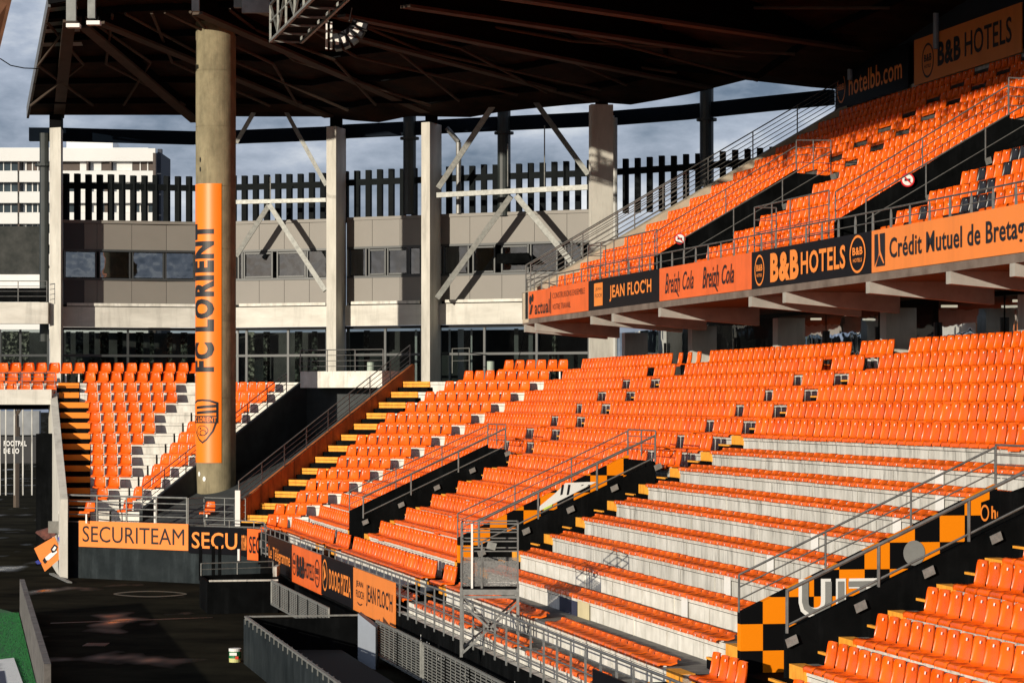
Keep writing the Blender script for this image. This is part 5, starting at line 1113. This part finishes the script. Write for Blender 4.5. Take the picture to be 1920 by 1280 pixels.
for x in (376, 400, 412): q = WX(x, 86.5); o = box(V2(q, 1.3), (.05, 0, 0), (0, .05, 0), (0, 0, .55)).build('black_post', BLACK); o['label'] = {376: 'leftmost thin black post behind the pen', 400: 'middle thin black post behind the pen', 412: 'right thin black post behind the pen'}[x]; o['category'] = 'post'
q = WX(448, 93); o = MB().tube(V2(q, 1.0), V2(q, 1.4), .05).build('pipe_stub', WHITE); o['label'] = 'white capped pipe stub on the wall below the corner banner'; o['category'] = 'pipe'
o = bx(515, 522, 1060, 1078, 84, CONC, 'concrete_block', 'small concrete block at the start of the grille fence', 'block', .6)
# grille fence along the side wall
def grille(y0, y1, z0, z1, label, n, p=-2.95):
    ro = root('grille_fence', V2(pS(p, y0), z0), label, 'fence', 'galvanised grille panels below the banners')
    for i in range(n):
        a = y0+(y1-y0)*i/n; c = y0+(y1-y0)*(i+1)/n; A, B_ = pS(p, a), pS(p, c)
        for (u, v_) in ((V2(A, z0), V2(B_, z0)), (V2(A, z1), V2(B_, z1)), (V2(A, z0), V2(A, z1)), (V2(B_, z0), V2(B_, z1))): b = MB(); b.bar(u, v_, .05, .05); b.build('frame', GALV, ro)
        m_ = 14; b = MB()
        for t in range(1, m_): zz_ = z0+(z1-z0)*t/m_; b.bar(V2(A, zz_), V2(B_, zz_), .012, .026)
        for t in range(1, 5): q = A+(B_-A)*t/5; b.bar(V2(q, z0), V2(q, z1), .012, .012)
        b.build('grille', GALV, ro, kind='stuff')
grille(81.5, 70.5, .38, 1.08, 'far galvanised grille fence under the orange banners', 6)
grille(66.2, 60.3, .28, 1.12, 'middle weathered grille fence right of the grey pillar', 2, -2.45)
grille(60.0, 44, .20, 1.12, 'near long grille fence at the bottom edge', 6, -2.45)

gp = root('grey_pillar', V2(pS(-3.05, 68), 0), 'pale grey square pillar between the grille fences', 'pillar')
A, B_ = WX(671, 66.4), WX(704, 65.4); b = MB(); th = Vector((.05, .5)); b.hexa([V2(A, 0), V2(B_, 0), V2(B_+th, 0), V2(A+th, 0)], [V2(A, 1.28), V2(B_, 1.02), V2(B_+th, 1.02), V2(A+th, 1.28)]); b.build('shaft', mat('pale_blue_grey_paint', (.26, .29, .34), .7, .06, 2), gp)
# second pen: long tunnel with sloping rail
tp = root('tunnel_pen', V2(pS(-5.5, 66.9), 0), 'long black walled tunnel pit with toothed grey top rail', 'pen')
ya, yb_ = 66.9, 40
for i in range(6):
    a = ya+(yb_-ya)*i/6; c = ya+(yb_-ya)*(i+1)/6; wl(pS(-5.5, a), pS(-5.5, c+.03), 0, 1.1, DGREY, 'side_panel', tp)
E0, E1 = pS(-5.5, 66.9), WX(671, 67.4); wl(E0, E1, 0, 1.1, BLACK, 'end_wall', tp)
b = MB(); b.quad(V2(pS(-5.4, 66.8), .35), V2(pS(-5.4, 45), .35), V2(pS(-3.2, 45), .35), V2(pS(-3.2, 66.8), .35)); b.build('pit_floor', DARKROOM, tp)
b = MB(); b.bar(V2(E0, 1.16), V2(pS(-5.5, 40), 1.16), .07, .04); b.build('top_rail', GALV, tp)
b = MB(); b.bar(V2(E0, 1.16), V2(E1, 1.16), .07, .04); b.build('top_rail', GALV, tp)
for i in range(30):
    q = pS(-5.5, 66.6-.78*i); b = MB(); b.box(V2(q, 1.07), (.06, .015, 0), (-.01, .1, 0), (0, 0, .07)); b.build('tooth', GALV, tp)
# player board leaning at the entrance
lb = root('leaning_board', W(95, 1040, 98), 'orange board with a printed footballer leaning askew at the entrance', 'board')
Yb = 100.5; cor = [(64, 1028), (102, 1006), (118, 1042), (84, 1071)]
pt = lambda x, y: W(x, y, Yb-(y-1006)/65*.9)
b = MB(); q = [pt(*c_) for c_ in cor]; b.hexa(q, [p+Vector((0, .06, .02)) for p in q]); b.build('board', BANO, lb)
def onb(pts, m, nm, e): b = MB(); b.quad(*[pt(x, y)-Vector((0, e, 0)) for x, y in pts]); b.build(nm, m, lb)
onb([(83, 1046), (92, 1038), (104, 1030), (108, 1034), (100, 1042), (92, 1049), (85, 1050)], WHITE, 'printed_figure', .03); onb([(95, 1029), (102, 1019), (108, 1024), (104, 1034), (98, 1036)], INKB, 'printed_figure', .04); onb([(98, 1030), (103, 1023), (106, 1026), (102, 1032)], WHITE, 'printed_figure', .05)
onb([(80, 1050), (84, 1044), (88, 1052), (84, 1056)], INKB, 'printed_ball', .04); onb([(66, 1052), (72, 1049), (78, 1056), (70, 1057)], mat('blue_print', (.03, .04, .25), .5), 'printed_boot', .03)
b = MB(); b.quad(W(108, 1008, 99.5), W(114, 1002, 99.5), W(120, 1032, 99.5), W(119, 1042, 99.5)); b.build('blue_flap', mat('blue_vinyl', (.06, .06, .35), .5), lb)
q = W(82, 1000, 101.5); b = MB(); b.hexa([W(66, 998, 101), W(100, 988, 101), W(104, 1004, 100.8), W(84, 1012, 100.8)], [p+Vector((0, .3, .05)) for p in (W(66, 998, 101), W(100, 988, 101), W(104, 1004, 100.8), W(84, 1012, 100.8))]); o = b.build('crumpled_banner', mat('dim_red_banner', (.10, .03, .02), .8, .6, 6)); o['label'] = 'crumpled dark red banner heaped behind the leaning board'; o['category'] = 'banner'
for i in range(3): q0, q1 = W(102+3*i, 1070, 102), W(125+4*i, 1094, 96); o = MB().bar(Vector((q0.x, 101, .04)), Vector((q1.x, 96.3-.1*i, .04)), .05, .05).build('metal_bar', GALV); o['label'] = ['longest', 'middle', 'right hand'][i]+' of the loose metal bars on the ground by the wall end'; o['category'] = 'bar'
# drain channel, drain grate, puddles and road mark
dr = root('drain_channel', (-12, 77, 0), 'thin metal drain line crossing the dark ground', 'drain')
b = MB(); A, B_ = W(95, 1168, 79), W(400, 1156, 81.3); b.quad((A.x, 78.9, .006), (B_.x, 81.0, .006), (B_.x, 81.2, .006), (A.x, 79.1, .006)); b.build('grating', mat('rusty_grating', (.09, .05, .035), .5, .6, 12, metal=.5), dr)
gt = root('drain_grate', W(180, 1208, 72), 'rectangular drain grate set in the dark ground', 'drain')
for i in range(12): x = 160+i*3.6; q = (x-960)/F*72; b = MB(); b.box((q, 72, .01), (.013, .0, 0), (0, .45, 0), (0, 0, .006)); b.build('bar', MAT['rusty_grating'], gt)
mk = MB(); 
for sgn in (1, -1):
    pts_ = []
    for i in range(17):
        t = i/16; x = 213+(350-213)*t; yy = 1113-sgn*5*math.sin(math.pi*t)**.7
        pts_.append((x, yy))
    for a, c in zip(pts_, pts_[1:]):
        g0 = [(x_, y_) for x_, y_ in (a, c)]; P_ = []
        for x_, y_, e in ((*a, -.9), (*c, -.9), (*c, .9), (*a, .9)):
            Y = CZ*F/(y_+e-HZ); P_.append(((x_-960)/F*Y, Y, .005+.0005*sgn))
        mk.quad(*P_)
mk.build('ground_mark', mat('pale_ground_mark', (.10, .09, .06), .8), kind='structure')
# ---------------------------------------------------------------- caged camera platform
cg = root('camera_platform', (-.45, 56, 1.3), 'caged steel camera platform on braced legs behind the front railing', 'platform')
X0, X1, Y0, Y1 = -1.04, .12, 55.4, 56.7; ZF_, ZT_ = 2.66, 3.98
def cb(a, c, w_, m=BLADE, nm='brace', h=None): b = MB(); b.bar(a, c, w_, h or w_); b.build(nm, m, cg)
box(((X0+X1)/2, (Y0+Y1)/2, ZF_-.02), ((X1-X0)/2, 0, 0), (0, (Y1-Y0)/2, 0), (0, 0, .02)).build('deck', GIRD, cg)
for (a, c) in (((X0, Y0), (X1, Y0)), ((X1, Y0), (X1, Y1)), ((X1, Y1), (X0, Y1)), ((X0, Y1), (X0, Y0))):
    cb((*a, ZF_-.08), (*c, ZF_-.08), .05, BLADE, 'edge_beam', .11); cb((*a, ZF_-.18), (*c, ZF_-.18), .04, BLADE, 'edge_beam', .05)
    cb((*a, ZF_-1.35), (*c, ZF_-.3), .045); cb((*a, ZF_-.3), (*c, ZF_-1.35), .045)
    for z in (ZT_, ZT_-.17, ZT_-.36, ZT_-.56): cb((*a, z), (*c, z), .024, GALVD, 'cage_rail')
    b = MB(); b.quad((*a, ZF_+.04), (*c, ZF_+.04), (*c, ZF_+.56), (*a, ZF_+.56)); b.build('mesh_panel', PERF, cg)
for x in (X0, X1):
    for y in (Y0, Y1): cb((x, y, 1.25), (x, y, ZF_), .06, BLADE, 'leg'); cb((x, y, ZF_), (x, y, ZT_), .035, GALVD, 'cage_post')
cb((X0+.22, Y0-.03, ZF_), (X0+.22, Y0-.03, ZT_), .04, WHITE, 'white_post'); cb((X0+.42, Y0, ZF_), (X0+.42, Y0, ZT_-.35), .04, GALVD, 'cage_post')
box((X0+.75, Y0+.3, ZF_+.06), (.25, 0, 0), (0, .12, 0), (0, 0, .02)).build('white_tray', WHITE, cg)
box((X0+.62, Y0-.04, ZT_-.45), (.09, 0, -.02), (0, .03, 0), (.02, 0, .07)).build('lamp_box', GALV, cg)
# loose cable from the window
pts_ = [W(1030, 540-0, rd(1030)-1), W(990, 600, 104.5), W(968, 690, 103), W(905, 790, 102)]
o = MB(); [o.tube(a, c, .014, 4) for a, c in zip(pts_, pts_[1:])]; o = o.build('cable', BLACK); o['label'] = 'thin black cable hanging from the open office window'; o['category'] = 'cable'
pts_ = [W(0, 110, 98), W(20, 123, 98), W(45, 128, 98), W(72, 129, 98)]; o = MB(); [o.tube(a, c, .02, 4) for a, c in zip(pts_, pts_[1:])]; o = o.build('cable', BLACK); o['label'] = 'thin black cable sagging between the two roofs'; o['category'] = 'cable'
